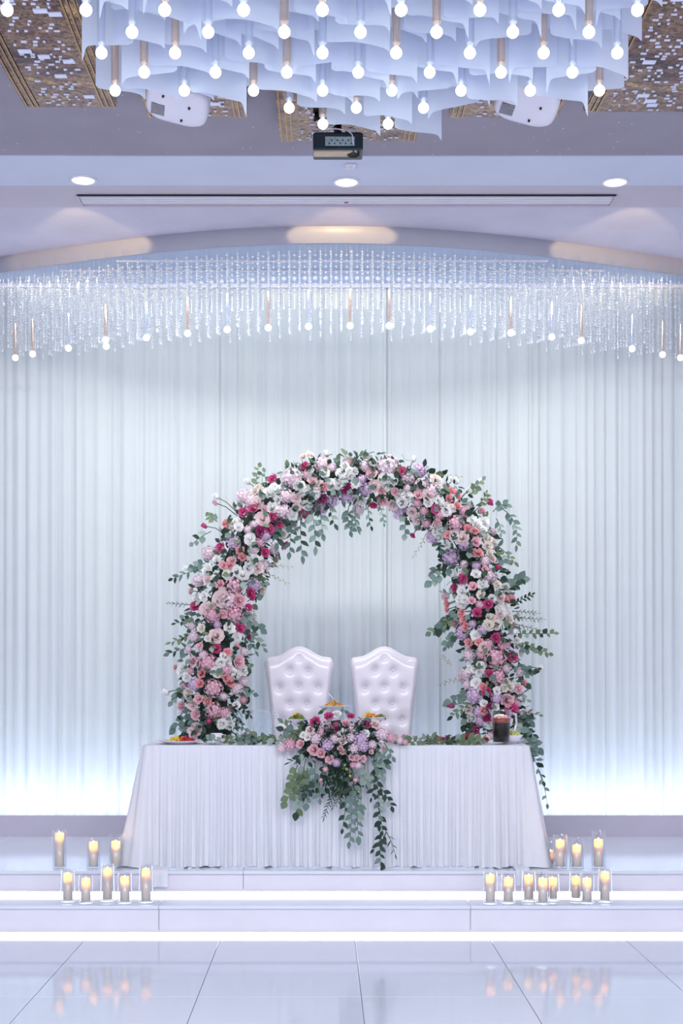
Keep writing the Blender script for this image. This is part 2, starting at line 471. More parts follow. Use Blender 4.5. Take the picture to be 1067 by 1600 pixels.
# canopy with a curved front
NX = 64
xsC = [-XW + 2*XW*i/NX for i in range(NX+1)]
def canopy_y(x): return min(front_of_canopy(max(-3.2, min(3.3, x))), 11.4)
m = MB()
for i in range(NX):
    a, b = xsC[i], xsC[i+1]
    ya, yb = canopy_y(a)+.012, canopy_y(b)+.012
    m.add([(a,ya,Zc+H_CAN),(b,yb,Zc+H_CAN),(b,11.6,Zc+H_CAN),(a,11.6,Zc+H_CAN)], [(0,3,2,1)])
    m.add([(a,ya,Zc+H_REC),(b,yb,Zc+H_REC),(b,11.6,Zc+H_REC),(a,11.6,Zc+H_REC)], [(0,1,2,3)])
struct(m.build('ceiling_canopy', M['canopy'], smooth=False))
m = MB()
for i in range(NX):
    a, b = xsC[i], xsC[i+1]
    ya, yb = canopy_y(a), canopy_y(b)
    z0, z1 = Zc+H_CAN-.006, Zc+H_REC
    m.add([(a,ya,z0),(b,yb,z0),(b,yb,z1),(a,ya,z1),(a,ya+.02,z0),(b,yb+.02,z0),(b,yb+.02,z1),(a,ya+.02,z1)],
          [(0,1,2,3),(0,4,5,1),(4,7,6,5)])
struct(m.build('trim_4', M['fascia']), 'curved silver fascia of the stage canopy')
# warm spots inside the recess that graze the fascia
for px, w in ((140, 1.0), (533, .8), (962, 1.0)):
    d = bpy.data.lights.new('recess_spot', 'SPOT'); d.energy = 38*w; d.color = (1.0, .74, .36)
    d.spot_size = math.radians(46); d.spot_blend = .25; d.shadow_soft_size = .01
    o = bpy.data.objects.new('recess_spot', d); col.objects.link(o)
    y = D_B2 - .04
    fx = X_at(px, front_of_canopy(X_at(px, 10)))
    o.location = (fx*.97, y, Zc+H_SOF+.10)
    tgt = Vector((fx, front_of_canopy(fx), Zc+H_CAN+.045))
    o.rotation_mode = 'QUATERNION'
    o.rotation_quaternion = (tgt - o.location).to_track_quat('-Z', 'Y')
    o.scale = (1, .3, 1)
# two slim curtain tracks under the canopy
for i, (dd, rw) in enumerate(((10.22, 1.55), (10.46, 2.0))):
    struct(MB().box(-rw+.05, rw+.05, dd-.012, dd+.012, Zc+H_CAN-.012, Zc+H_CAN+.002).build('trim_%d' % (5+i), M['plastic'], smooth=False), 'slim white track under the canopy')

# ------------------------------------------------------------------ curtain panels
def noise1(seed):
    r = random.Random(seed)
    ks = [(r.uniform(.5,1), r.uniform(2,22), r.uniform(0,6.28)) for _ in range(7)]
    return lambda x: sum(a*math.sin(f*x+p) for a, f, p in ks)/4
edges = [-3.3, -1.72, -.62, .42, 1.52, 3.4]
names = ['far left', 'left-centre', 'centre', 'right-centre', 'far right']
for k in range(5):
    a, b = edges[k], edges[k+1]
    a -= .05; b += .05
    nz, nz2 = noise1(100+k), noise1(200+k)
    n = int((b-a)/.0085)
    ph = [0]
    for i in range(n):
        ph.append(ph[-1] + (b-a)/n*2*math.pi/(.092*(1+.75*max(-.8, nz2(i*.03)))))
    zt, zb = Zc+H_CAN, Z_ST+.02
    def fn(u, v, a=a, b=b, nz=nz, ph=ph, n=n, k=k):
        x = a + (b-a)*u
        p = ph[min(n, int(round(u*n)))]
        amp = .013*(1+.8*nz(x*5)) * (.55+.45*(1-v))
        s = math.sin(p + .25*math.sin(3*v+k))
        y = D_CUR + amp*(s + .35*math.sin(2*p+1)) + .010*nz(x*3) + .014*(k % 2)
        return (x + .006*math.cos(p), y, zb + (zt-zb)*v)
    c = MB().grid(fn, n, 10).build('curtain_panel', M['curtain'])
    tag(c, 'floor-length white sheer pleated curtain panel, %s one of five behind the arch' % names[k], 'curtain', 'sheer curtain panels on the stage back wall')
struct(MB().box(-3.6, 3.6, D_CUR-.03, D_CUR+.03, Zc+H_CAN-.03, Zc+H_CAN).build('trim_7', M['plastic'], smooth=False), 'curtain rail')

# ------------------------------------------------------------------ curved crystal fringe under the canopy
cc = thing('crystal_chandelier', 'long curved fringe of hanging crystal bead strands with bulbs under the stage canopy', 'chandelier', (0, 10.2, Zc+H_CAN))
def strand_dense(L, seed):
    r = random.Random(seed); m = MB()
    m.tube([(0,0,0),(0,0,-L)], .0012, 3, False)
    z = -.045
    while z > -L:
        rr = .0075 if r.random() < .8 else .010
        m.ball((r.uniform(-.002,.002), 0, z), rr, 6, 4, 1.0)
        z -= rr*2.25
    m.ball((0,0,-L-.018), .008, 6, 4, 2.0)
    return m.mesh('crystal_strand', M['crystal'], False)
def strand_sparse():
    m = MB(); m.tube([(0,0,0),(0,0,-.33)], .001, 3, False)
    for i in range(7):
        m.ball((0,0,-.075-.040*i), .0085 if i != 4 else .0155, 8, 6)
    m.tube([(0,0,-.34),(0,0,-.43)], .004, 6); m.ball((0,0,-.44), .009, 8, 6, 1.2)
    return m.mesh('crystal_strand', M['crystal'], False)
dense = [strand_dense(.50+.02*i, 50+i) for i in range(4)]
sparse = strand_sparse()
rest = MB()
pitch = .0725
for i in range(-37, 38):
    x = .04 + i*pitch
    yb = front_of_canopy(x) - 10.2 + .07
    for r_ in range(4):
        me = dense[(i*7+r_*3) % 4]
        L_off = 0
        if yb + 10.2 + r_*.105 > D_CUR - .07: continue
        if r_ < 3:
            link('crystal_strand', me, cc, (x, yb + r_*.105, 0))
        else:
            m4 = Matrix.Translation((x, yb+r_*.105, 0))
            rest.add([m4 @ v.co for v in me.vertices], [tuple(p.vertices) for p in me.polygons])
    if i < 37:
        x2 = x + pitch/2
        link('crystal_strand', sparse, cc, (x2, front_of_canopy(x2) - 10.2 + .05, 0))
stuff(rest.build('crystal_strands', M['crystal'], cc, False))
bulb_me = MB().ball((0,0,0), .0235, 14, 10).mesh('bulb', M['bulbsmall'])
def rod_mesh(L, mt):
    m = MB().lathe([(.0115,0),(.0115,L)], 12, (0,0,.012)); m.lathe([(.004,0),(.004,L)], 6, (0,0,.012))
    m.lathe([(.012,0),(.016,.004),(.012,.012)], 12, (0,0,.008))
    return m.mesh('pendant_rod', mt)
rodc, rodg = rod_mesh(.24, M['tubeclear']), rod_mesh(.24, M['tubegold'])
wire = MB().tube([(0,0,.25),(0,0,.555)], .0015, 4).mesh('wire', M['plastic'])
for px, py, g in ((24,559,1),(51,553,1),(107,544,0),(165,531,1),(166,541,0),(229,527.6,0),(293,521,1),(355,515,0),(419,512,1),(482,510,0),
                  (547,509,1),(608,509,1),(672,514,0),(735,518.5,0),(798,520,1),(862,526.6,0),(908,532,1),(987.5,545,0),(1035,554,1),(1063,559,1)):
    D = 10.1
    for _ in range(5): D = front_of_canopy(X_at(px, D)) + .034 + (.03 if py == 541 else 0)
    p = at(px, py, D) - cc.location
    rod = link('pendant_rod', rodg if g else rodc, cc, p)
    rod['label'] = 'champagne glass rod' if g else 'clear glass rod'
    link('bulb', bulb_me, rod); link('wire', wire, rod)

# ------------------------------------------------------------------ big ceiling chandelier
hC, pX, pY = 2.30, 2.30*.0595, .1715
ch = thing('chandelier', 'large ceiling chandelier of frosted white sheets and glass rods tipped with round bulbs', 'chandelier', (0, 5.3, Zc+2.80))
oz = Zc+2.80
MB().bevbox(-1.25, 1.3, -1.1, .55, 0, .05, .01).build('ceiling_plate', M['chrome'], ch, False)
bulb2 = MB().ball((0,0,0), .0215, 18, 14).mesh('bulb', M['bulb'])
def rod2(mt):
    m = MB().lathe([(.0165,.035),(.0165,.47)], 14); m.lathe([(.0165,.035),(.010,.022)], 14)
    m.ball((0,0,.034), .012, 8, 6, 1.2)
    return m.mesh('pendant_rod', mt)
r2c, r2g = rod2(M['tubeclear']), rod2(M['tubegold'])
def sheet_mesh(seed):
    r = random.Random(seed)
    w = r.uniform(.19, .25); fl_ = r.choice((0,1)); A = r.uniform(.004,.011); ph = r.uniform(0,6.28)
    spike = r.choice((.012,.02,.055)); slant = r.uniform(.015,.04)
    top = .47
    def fn(u, v):
        uu = 1-u if fl_ else u
        b = -.02 + slant*(1-(1-uu)**2) - spike*math.exp(-(uu/.055)**2)
        if uu > .93: b += .01*(uu-.93)/.07
        x = (u-.5)*w
        y = A*math.sin(2.2*math.pi*u+ph)
        return (x, y, b + (top-b)*v**.8)
    m = MB().grid(fn, 32, 6)
    return m.mesh('frosted_sheet', M['sheet'])
sheets = [sheet_mesh(300+i) for i in range(9)]
rows = {-3:(-9,9), -2:(-8,8), -1:(-9,9), 0:(-8,8), 1:(-5,7), 2:(-6,8), 3:(-5,7), 4:(-6,8), 5:(-1,3), 6:(0,2)}
q = 0
for k, (a, b) in rows.items():
    D = 4.94 + pY*k
    for j in range(a, b+1, 2):
        x = hC*(-.0043 + .0595*j)
        loc = Vector((x, D-5.3, Zc+hC-oz))
        gold = ((j*3 + k*5) % 7) in (0, 2, 5)
        rod = link('pendant_rod', r2g if gold else r2c, ch, loc)
        link('bulb', bulb2, rod)
    sa, sb = (a, b) if k in (5, 6) else (max(a, -6), min(b, 8))
    for j in range(sa, sb+1, 2):
        x = hC*(-.0043 + .0595*j)
        if not (k <= 4 and j == sb and k % 2 == 0):
            q += 1
            dz = rnd(.06, .12) if k < 3 else (rnd(.02,.07) if k == 3 else rnd(-.02, .03))
            rz = rnd(-.2, .2)
            link('frosted_sheet', sheets[q % 9], ch, (x+pX*.95, D-5.3+.06, Zc+hC-oz+dz), Quaternion((0,0,1), rz))
        if k <= 4:
            q += 1
            link('frosted_sheet', sheets[(q*5) % 9], ch, (x+.01, D-5.3+.085, Zc+hC-oz+(rnd(.07, .14) if k < 3 else rnd(.02, .06))), Quaternion((0,0,1), rnd(-.2,.2)))

# ------------------------------------------------------------------ bronze mosaic panels on the ceiling
def ceiling_panel(xa, xb, yn, yf, label, seed):
    r = random.Random(seed)
    xm = (xa+xb)/2; z = Zc+2.80
    t = thing('ceiling_panel', label, 'ceiling panel', (xm, yf, z), 'bronze mosaic ceiling panels')
    w = (xb-xa)/2; L = yf-yn
    def zz(y): return .02*(1-((y+L/2)/(L/2))**2)*-1 + .02
    def fn(u, v):
        y = -L + L*v
        return (-w+2*w*u, y, zz(y)-.012)
    m = MB().grid(fn, 6, 14)
    m.f = [f[::-1] for f in m.f]
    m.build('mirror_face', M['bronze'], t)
    MB().box(-w+.002, w-.002, -L, 0, .012, H_MAIN-2.80).build('body', M['panelside'], t, False)
    for s in (-1, 1):
        for i, off in enumerate((.012, .042, .066)):
            x = s*(w-off)
            def f2(u, v, x=x):
                y = -L+L*v
                return (x+(u-.5)*.009*(-1), y, zz(y)-.0165)
            MB().grid(f2, 1, 14).build('edge_strip', M['goldstrip'], t)
    small = MB(); n_big = 0
    y = -L+.02
    while y < -.03:
        x = -w+.10 + r.uniform(0,.03)
        dy = r.uniform(.016,.026)
        while x < w-.11:
            if r.random() < .34:
                ww = r.choice((.010,.014,.020,.026)); big = r.random() < .07
                if big: ww = r.uniform(.05,.062)
                hh = (.034 if big else dy*.5)
                zq = zz(y)-.0135
                bx = MB().box(-ww/2, ww/2, -hh/2, hh/2, -.004, .003)
                if big and n_big < 60:
                    n_big += 1
                    bx.build('mosaic_tile', M['mirror'], t, False, (x+ww/2, y, zq))
                else:
                    small.merge(bx, Matrix.Translation((x+ww/2, y, zq)))
                x += ww
            x += r.uniform(.012,.04)
        y += dy+r.uniform(.006,.016)
    stuff(small.build('mosaic_pieces', M['mirror'], t, False))
    return t
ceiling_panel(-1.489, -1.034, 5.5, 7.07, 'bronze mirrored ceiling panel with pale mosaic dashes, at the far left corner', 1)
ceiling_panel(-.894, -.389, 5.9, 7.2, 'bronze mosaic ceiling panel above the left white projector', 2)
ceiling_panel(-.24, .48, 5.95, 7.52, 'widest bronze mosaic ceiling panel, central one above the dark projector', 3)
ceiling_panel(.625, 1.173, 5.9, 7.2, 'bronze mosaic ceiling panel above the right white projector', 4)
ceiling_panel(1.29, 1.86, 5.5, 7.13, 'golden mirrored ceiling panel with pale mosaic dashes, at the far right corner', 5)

# ------------------------------------------------------------------ projectors
def white_projector(px, label, D=6.35):
    c = at(px, 158, D)
    t = thing('ceiling_projector', label, 'projector', c, 'white projectors beside the chandelier', 0)
    t.rotation_euler = (math.radians(-26), math.radians(13), math.radians(4))
    # rounded wedge body: outline in x/y extruded in z with a domed underside
    def outline(a):
        ca, sa = math.cos(a), math.sin(a)
        e = .55
        return Vector((.142*math.copysign(abs(ca)**e, ca), .105*math.copysign(abs(sa)**e, sa), 0))
    prof = [(.0,-.045),(.55,-.045),(.88,-.040),(.98,-.025),(1.0,.0),(1.0,.03),(.96,.05),(.6,.055),(0,.055)]
    def fn(u, v):
        i = v*(len(prof)-1); i0 = min(int(i), len(prof)-2); f = i-i0
        s = prof[i0][0]*(1-f)+prof[i0+1][0]*f; z = prof[i0][1]*(1-f)+prof[i0+1][1]*f
        o = outline(2*math.pi*u); return (o.x*s, o.y*s, z)
    MB().grid(fn, 36, 16, True).build('body', M['plastic'], t)
    g = MB().box(-.030,.030,-.030,.030,-.0465,-.044).build('vent_recess', M['black'], t, False, (-.080,.032,0))
    for i in range(7):
        MB().box(-.029,.029,-.0012,.0012,-.048,-.0455).build('vent_slat', M['plastic'], g, False, (0, -.026+.0086*i, 0))
    for fx, fy in ((-.06,-.05),(.06,-.02),(.03,.06)):
        MB().lathe([(.006,-.045),(.005,-.053)], 8, (fx,fy,0), False, True).build('foot', M['black'], t)
    MB().tube([(.0,-.02,.05),(.0,-.01,.13),(0,.03,.24)], .016, 8).build('mount', M['plastic'], t)
    MB().tube([(-.06,-.09,.02),(-.09,-.12,.05),(-.08,-.06,.12),(-.03,-.02,.2)], .003, 5).build('cable', M['black'], t)
    return t
white_projector(278, 'white rounded projector with black vent grille hanging left of the chandelier bulbs')
white_projector(824, 'white rounded projector with black vent grille hanging right of the chandelier bulbs')
D = 7.25
c = at(528, 236, D)
t = thing('ceiling_projector', 'dark teal projector with cables under the central ceiling panel', 'projector', c)
s = D/F
MB().bevbox(-39*s, 39*s, -.02, .13, 0, 27*s, .006).build('body', M['darkplastic'], t, False)
MB().bevbox(-20*s, 26*s, -.024, -.018, 6*s, 20*s, .001).build('connector_plate', M['panelgrey'], t, False)
for i in range(9):
    MB().box(-.007*.5, .007*.5, -.027, -.023, 0, .006).build('socket', M['darkplastic'], t, False, ((-14+4.3*i)*s, 0, (8+5*(i % 2))*s))
MB().bevbox(-38*s, 30*s, -.012, .05, -4*s, 1*s, .004).build('base_lip', M['beige'], t, False)
MB().lathe([(0,-9*s),(7*s,-8*s),(10*s,-4*s),(10*s,0)], 16, (24*s,.02,0)).build('lens', M['black'], t)
MB().bevbox(-14*s, 12*s, .04, .14, 27*s, 33*s, .003).build('mount_plate', M['black'], t, False)
MB().tube([(0,.09,33*s),(0,.09,.20)], .02, 8).build('mount_pole', M['black'], t)
MB().bevbox(-36*s, 36*s, .0, .1, 27*s, 29.5*s, .002).build('bracket', M['black'], t, False)
for k, pts in enumerate((((-18,-.03,28),(-6,-.04,36),(2,-.02,42),(3,.06,50)), ((2,-.03,30),(14,-.05,27),(22,-.05,20),(24,-.03,8)), ((-30,-.02,28),(-14,-.04,31),(8,-.04,29),(30,-.02,30)))):
    MB().tube([(a*s, b, c_*s) for a, b, c_ in pts], .0028, 5).build('cable', M['plastic'], t)
p = at(548, 258, D_ceiling(258, H_SOF)); p.z = Zc+H_SOF
sn = thing('ceiling_sensor', 'tiny white square sensor on the blue soffit below the dark projector', 'sensor', p)
MB().bevbox(-.032,.032,-.032,.032,-.014,0,.004).build('housing', M['plastic'], sn, False)
MB().lathe([(0,-.018),(.012,-.017),(.016,-.013)], 12).build('lens', M['chrome'], sn)

# ------------------------------------------------------------------ downlights and air slot in the soffit
for px, py, nm in ((130,281,'left'),(541,284,'middle'),(961,284,'right')):
    p = at(px, py, D_ceiling(py, H_SOF)); p.z = Zc+H_SOF
    t = thing('downlight', 'round recessed downlight glowing in the blue soffit, %s of three' % nm, 'ceiling light', p, 'soffit downlights')
    MB().lathe([(.082,.001),(.084,-.004),(.078,-.009),(.066,-.008),(.062,.0)], 28).build('trim_ring', M['plastic'], t)
    MB().lathe([(0,-.004),(.063,-.004)], 28).build('light_disc', M['downlight'], t)
y0, y1 = D_ceiling(305, H_SOF), D_ceiling(322, H_SOF)
xa, xb = X_at(118, y0), X_at(965, y0)
t = thing('air_diffuser', 'long slim white linear air slot set in the mauve soffit', 'air vent', ((xa+xb)/2, y0, Zc+H_SOF+.004))
w = (xb-xa)/2; L = y1-y0
MB().box(-w, w, 0, L, -.002, 0).build('backing', M['soffit2'], t, False)
fm = MB(); fm.box(-w,w,0,.012,-.012,0); fm.box(-w,w,L-.012,L,-.012,0)
fm.box(-w,-w+.016,.012,L-.012,-.012,0); fm.box(w-.016,w,.012,L-.012,-.012,0)
fm.build('vent_frame', M['soffit2'], t, False)
MB().box(-w+.01, w-.01, -.004, .0, -.011, 0).build('shadow_strip', M['black'], t, False)  # solid black strip drawn for the shade beside the dropped frame
for i in range(3):
    yy = .03+.042*i
    if yy < L-.03: MB().bevbox(-w+.02, w-.02, yy, yy+.026, -.010, -.002, .002).build('slat', M['plastic'], t, False)
MB().box(-.012,.012,L*.55,L*.55+.01,-.013,-.010).build('indicator', M['red'], t, False)

# ------------------------------------------------------------------ flowers: shared meshes
def petal(m, az, width, r0, r1, z0, z1, curl, cup=.25, nu=4, nv=4, jit=None):
    def fn(u, v):
        s = (u*2-1)
        shape = math.sin(math.pi*min(1, .18+.72*v))**.6 if v < .97 else .62
        a = az + s*width*shape
        e = v**.8
        r = r0 + (r1-r0)*e + curl*max(0, v-.7)*1.2 + s*.09*v*(r1+.25)
        edge = (abs(s)**2)
        z = z0 + (z1-z0)*v**.75 - curl*.9*max(0, v-.72)**1.0*1.5 - edge*cup*v*.25*abs(z1-z0) + .05*v*math.sin(4*s+az*5)
        return (r*math.cos(a), r*math.sin(a), z)
    m.grid(fn, nu, nv)
def rose_mesh(seed, openness=1.0, ruffle=0, layers=4):
    """unit rose, radius ~1, facing +Z"""
    r = random.Random(seed); m = MB()
    m.lathe([(.0,.99),(.09,.98),(.17,.86),(.22,.2)], 8)
    spec = [(3,.98,.10,.25,.05,.98,.0),(4,.92,.2,.44,.0,.90,.05),(5,.86,.28,.66,-.1,.76,.14),(6,.78,.32,.88*openness,-.2,.54,.24),(6,.74,.32,1.04*openness,-.25,.28,.30)]
    off = 0
    for li in range(layers):
        n, w, r0, r1, z0, z1, cu = spec[li]
        off += .55
        for k in range(n + (ruffle if li > 1 else 0)):
            a = off + 2*math.pi*k/(n + (ruffle if li > 1 else 0)) + r.uniform(-.2,.2)
            petal(m, a, w, r0, r1*r.uniform(.86,1.08), z0, z1+r.uniform(-.10,.09), cu*r.uniform(.7,1.3))
    return m
def bud_mesh(seed):
    r = random.Random(seed); m = MB()
    m.lathe([(.0,1.0),(.18,.98),(.42,.6),(.5,.2),(.3,-.25),(.06,-.4)], 9)
    for k in range(5):
        petal(m, k*1.257, .78, .25, .52, -.35, .92+r.uniform(-.08,.08), -.15)
    return m
def hydrangea_mesh(seed, n=46):
    r = random.Random(seed); m = MB()
    m.ball((0,0,-.15), .72, 10, 8)
    for i in range(n):
        t = i+.5
        zc = 1 - 1.55*t/n
        a = t*2.39996
        s = math.sqrt(max(0, 1-zc*zc))
        nrm = Vector((s*math.cos(a), s*math.sin(a), zc)).normalized()
        c0 = nrm*r.uniform(.80,1.0) + Vector((0,0,-.12))
        qn = nrm.to_track_quat('Z','Y') @ Quaternion((0,0,1), r.uniform(0,6))
        sz = r.uniform(.17,.24)
        for k in range(4):
            aa = k*math.pi/2
            d = Vector((math.cos(aa), math.sin(aa), 0)); p = Vector((-d.y, d.x, 0))
            vs = [Vector((0,0,0)), d*.55*sz+p*.5*sz+Vector((0,0,.10*sz)), d*1.1*sz+Vector((0,0,.28*sz)), d*.55*sz-p*.5*sz+Vector((0,0,.10*sz))]
            m.add([c0 + qn @ v for v in vs], [(0,3,2),(0,2,1)])
    return m
_cache = {}
def flower_me(kind, var):
    key = (kind, var)
    if key in _cache: return _cache[key]
    mt = FL[{'w':'W','m':'M','p':'P'}.get(kind, kind)]
    if kind in 'wmp': m = bud_mesh(var); nm = 'rose_bud'
    elif kind in 'LHQ': m = hydrangea_mesh(var+7); nm = 'hydrangea_head'
    elif kind == 'B': m = rose_mesh(var+20, 1.05, 2, 5); nm = 'peony'
    elif kind == 'Y': m = bud_mesh(var+3); nm = 'flower_bud'
    else: m = rose_mesh(var+40, 1.0, 0, 5 if kind in 'WE' else 4); nm = 'rose'
    _cache[key] = m.mesh(nm, mt)
    return _cache[key]
FNAME = {'M':'magenta_rose','D':'dark_magenta_rose','C':'coral_rose','P':'pink_rose','W':'white_rose','E':'cream_rose','B':'blush_peony',
         'L':'lilac_hydrangea','H':'blush_hydrangea','Q':'pink_hydrangea','w':'white_rosebud','m':'magenta_rosebud','p':'pink_rosebud','Y':'yellow_bud'}
def put_flower(root, kind, pos, nrm, r):
    qn = Vector(nrm).normalized().to_track_quat('Z','Y') @ Quaternion((0,0,1), rnd(0,6.28))
    return link(FNAME[kind], flower_me(kind, R_.randrange(3)), root, pos - root.location, qn, r)
# leaves: unit length along +Y, normal +Z
def leaf_mb(wide, fold=.12, bend=.12, n=5):
    m = MB()
    def fn(u, v):
        s = u*2-1
        w = wide*.5*math.sin(math.pi*(.04+.95*v)**.85)
        return (s*w, v, abs(s)*fold*wide*.6 + bend*math.sin(v*2.4)*.5)
    return m.grid(fn, 2, n)
LM = {(k, c): leaf_mb(w, .12, b).mesh('leaf', LF[c]) for k, w, b in (('round', .86, .1), ('oval', .58, .14), ('thin', .2, .1)) for c in range(4)}
LMB = {'round': leaf_mb(.86), 'oval': leaf_mb(.58), 'thin': leaf_mb(.2)}
def leaf_quat(d, face, roll=.6):
    d = Vector(d).normalized(); face = Vector(face)
    z = face - d*face.dot(d)
    if z.length < 1e-3: z = d.orthogonal()
    z.normalize(); x = d.cross(z)
    q0 = Matrix((x, d, z)).transposed().to_quaternion()
    return q0 @ Quaternion((0,1,0), rnd(-roll, roll))
LEAFN = {}
def put_leaf(root, parent, kind, c, pos, d, size, face=(0,-1,.25), roll=.7):
    k = root.name
    LEAFN[k] = LEAFN.get(k, 0)+1
    return link('leaf', LM[(kind, c)], parent, pos - root.location, leaf_quat(d, face, roll), size)
def spray(root, p0, p1, n, size, kind='round', c=0, droop=.0, name='eucalyptus_spray', stem='stem', spread=.9, bend=None, face=(0,-1,.25)):
    p0, p1 = Vector(p0), Vector(p1)
    mid = (p0+p1)/2 + (Vector(bend) if bend else Vector((rnd(-.03,.03), rnd(-.03,.0), 0))) + Vector((0,0,droop))
    pts = []
    for i in range(9):
        t = i/8
        pts.append(p0*(1-t)**2 + mid*2*t*(1-t) + p1*t*t)
    st = MB().tube([p - root.location for p in pts], [.0035*(1-.7*i/8) for i in range(9)], 5).build(name, M[stem], root)
    for i in range(n):
        t = .12 + .88*(i+.5)/n
        f = t*8; i0 = min(7, int(f)); p = pts[i0].lerp(pts[i0+1], f-i0)
        tan = (pts[i0+1]-pts[i0]).normalized()
        side = tan.cross(Vector((0,1,0)))
        if side.length < .1: side = Vector((1,0,0))
        side.normalize()
        sg = 1 if i % 2 else -1
        d = tan*rnd(.35,.8) + side*sg*spread*rnd(.6,1.1) + Vector((0, rnd(-.5,.15), -.25))
        if i == n-1: d = tan
        cc_ = c if R_.random() < .75 else R_.choice((0,1,3))
        put_leaf(root, st, kind, cc_, p, d, size*rnd(.8,1.18)*(1-.15*t), face)
    return st
def parse(txt, ox, oy, sc):
    out = []
    for w in txt.split():
        a = w.split(',')
        out.append((ox+float(a[0])/sc, oy+float(a[1])/sc, a[2], float(a[3])/sc if len(a) > 3 else None))
    return out
DEF_R = {'M':7.6,'D':7.5,'C':6.8,'P':7.2,'W':8.5,'E':9,'B':11,'L':11.5,'H':11.5,'Q':11,'w':7,'m':6.5,'p':6,'Y':4}

# ------------------------------------------------------------------ flower arch
D_AR = 9.98
arch_px = [(322,1345,40),(330,1250,46),(334,1130,54),(334,1050,56),(345,960,54),(368,885,52),(405,815,50),(462,768,44),(530,748,42),(600,748,42),
           (660,772,46),(708,812,48),(740,872,46),(757,945,50),(768,1020,50),(776,1100,52),(784,1180,46),(786,1260,40),(786,1345,36)]
A_pts = []
def cr(p0,p1,p2,p3,t):
    return tuple(.5*((2*b)+(-a+c)*t+(2*a-5*b+4*c-d)*t*t+(-a+3*b-3*c+d)*t**3) for a,b,c,d in zip(p0,p1,p2,p3))
for i in range(len(arch_px)-1):
    q0 = arch_px[max(0,i-1)]; q3 = arch_px[min(len(arch_px)-1,i+2)]
    for k in range(8): A_pts.append(cr(q0, arch_px[i], arch_px[i+1], q3, k/8))
A_pts.append(arch_px[-1])
A3 = []
for x, y, hw in A_pts:
    p = at(x, y, D_AR); p.z = max(p.z, Z_ST)
    A3.append((p, hw*D_AR/F))
arch = thing('flower_arch', 'round arch of pink, magenta and white roses with eucalyptus behind the table', 'flower arch', at(550, 1345, D_AR))
arch.location.z = Z_ST
MB().tube([p - arch.location for p, r in A3], [r*.40 for p, r in A3], 10).build('moss_core', M['frame'], arch)
for s, x in ((-1, 322), (1, 786)):
    MB().bevbox(-.22,.22,-.2,.2,0,.03,.004).build('base_plate', M['chrome'], arch, False, Vector((X_at(x, D_AR), D_AR, Z_ST))-arch.location)
def arch_surface(px, py, k=.8):
    p = at(px, py, D_AR)
    best, bd = None, 1e9
    for c, r in A3:
        d = (c-p).length_squared
        if d < bd: bd, best = d, (c, r)
    c, r = best
    o = p-c; s_ = o.length
    dep = -math.sqrt(max(r*r - s_*s_, .0))*k
    if s_ > r: dep = rnd(-.03,.03)
    q_ = at(px, py, D_AR+dep)
    n_ = Vector((o.x, dep*1.3-.10, o.z)).normalized()
    return q_, n_, s_, r, c
fl1 = parse('805,135,M 625,207,M 517,370,M 462,392,M 625,418,M 610,488,M 560,495,D,30 336,587,M 585,615,M 505,842,M 193,915,M 803,400,M 900,315,D 1025,262,D 305,340,p 245,468,m '
 '362,450,C 372,482,C 458,640,C 445,605,C 400,660,P 385,685,C 350,688,P 440,880,P,34 910,250,C 845,215,P '
 '420,460,W,36 640,262,W,32 605,280,W 775,245,W,30 860,270,W,38 1020,190,W,40 950,240,W 990,235,W 500,540,W 425,715,W,28 515,650,W 380,735,W 495,705,W 460,740,W 625,365,W 485,222,w 925,65,w 310,305,w 148,705,w 258,712,W '
 '260,610,H,42 545,265,E 815,70,E,34 900,110,H,44 720,190,H,58 450,295,H,44 350,870,B,46 200,770,H,36 410,555,L,40 410,800,Q,52 525,790,L,40 680,380,H,44 500,320,H 570,430,B,34 700,300,H 900,385,L 820,180,Q,30 '
 '540,340,B,30 795,280,W,20 870,230,B,28 560,555,Q,30 640,600,H,28 590,690,H,34 545,700,B,30 310,650,W,20 240,860,W,24 255,930,B,30 415,940,M,26 290,920,P,22 330,790,P,26 760,365,B,20 650,325,W,24 960,330,L,34 1035,310,L,34 590,520,L,34', 250, 690, 3.557)
fl2 = parse('280,145,M 135,312,M,24 440,330,M 708,297,M 748,613,m,24 435,635,m 572,675,M,26 698,797,M 12,228,D 328,460,M,17 645,838,M '
 '125,160,P,28 178,238,C 520,242,C 550,262,C 510,280,C 548,313,C 352,418,C 500,455,C 600,425,C 635,435,C 655,545,C 625,545,C 495,795,C 815,770,C 790,780,C 460,362,Q,22 '
 '205,195,W,40 280,275,W,38 405,298,W,22 500,325,W,32 645,405,W 680,395,W 670,430,W 455,450,W,28 530,460,W,26 570,470,B,30 670,700,W,24 568,735,W,22 568,785,W,28 775,820,W,30 60,300,W,32 30,150,W,28 335,85,w 655,195,w 810,590,w 350,390,B,24 710,495,E,34 230,315,B,24 '
 '200,110,H,58 370,130,L,36 375,205,H,34 545,400,Q,42 505,570,L,42 265,355,L,42 420,470,L,34 95,235,L,32 430,235,H,36 410,260,B,26 580,510,L,26 645,605,L,22 640,490,P,24 715,660,H,36 60,350,H,30 '
 '140,220,B,26 310,170,H,34 100,110,H,30 240,245,P,20 450,400,P,22 380,340,Q,22 590,340,Q,28 620,380,W,20 745,700,E,20 760,760,B,24 720,770,W,20 530,650,W,18 480,760,Q,22 660,800,Q,22 350,300,Q,22', 540, 690, 3.138)
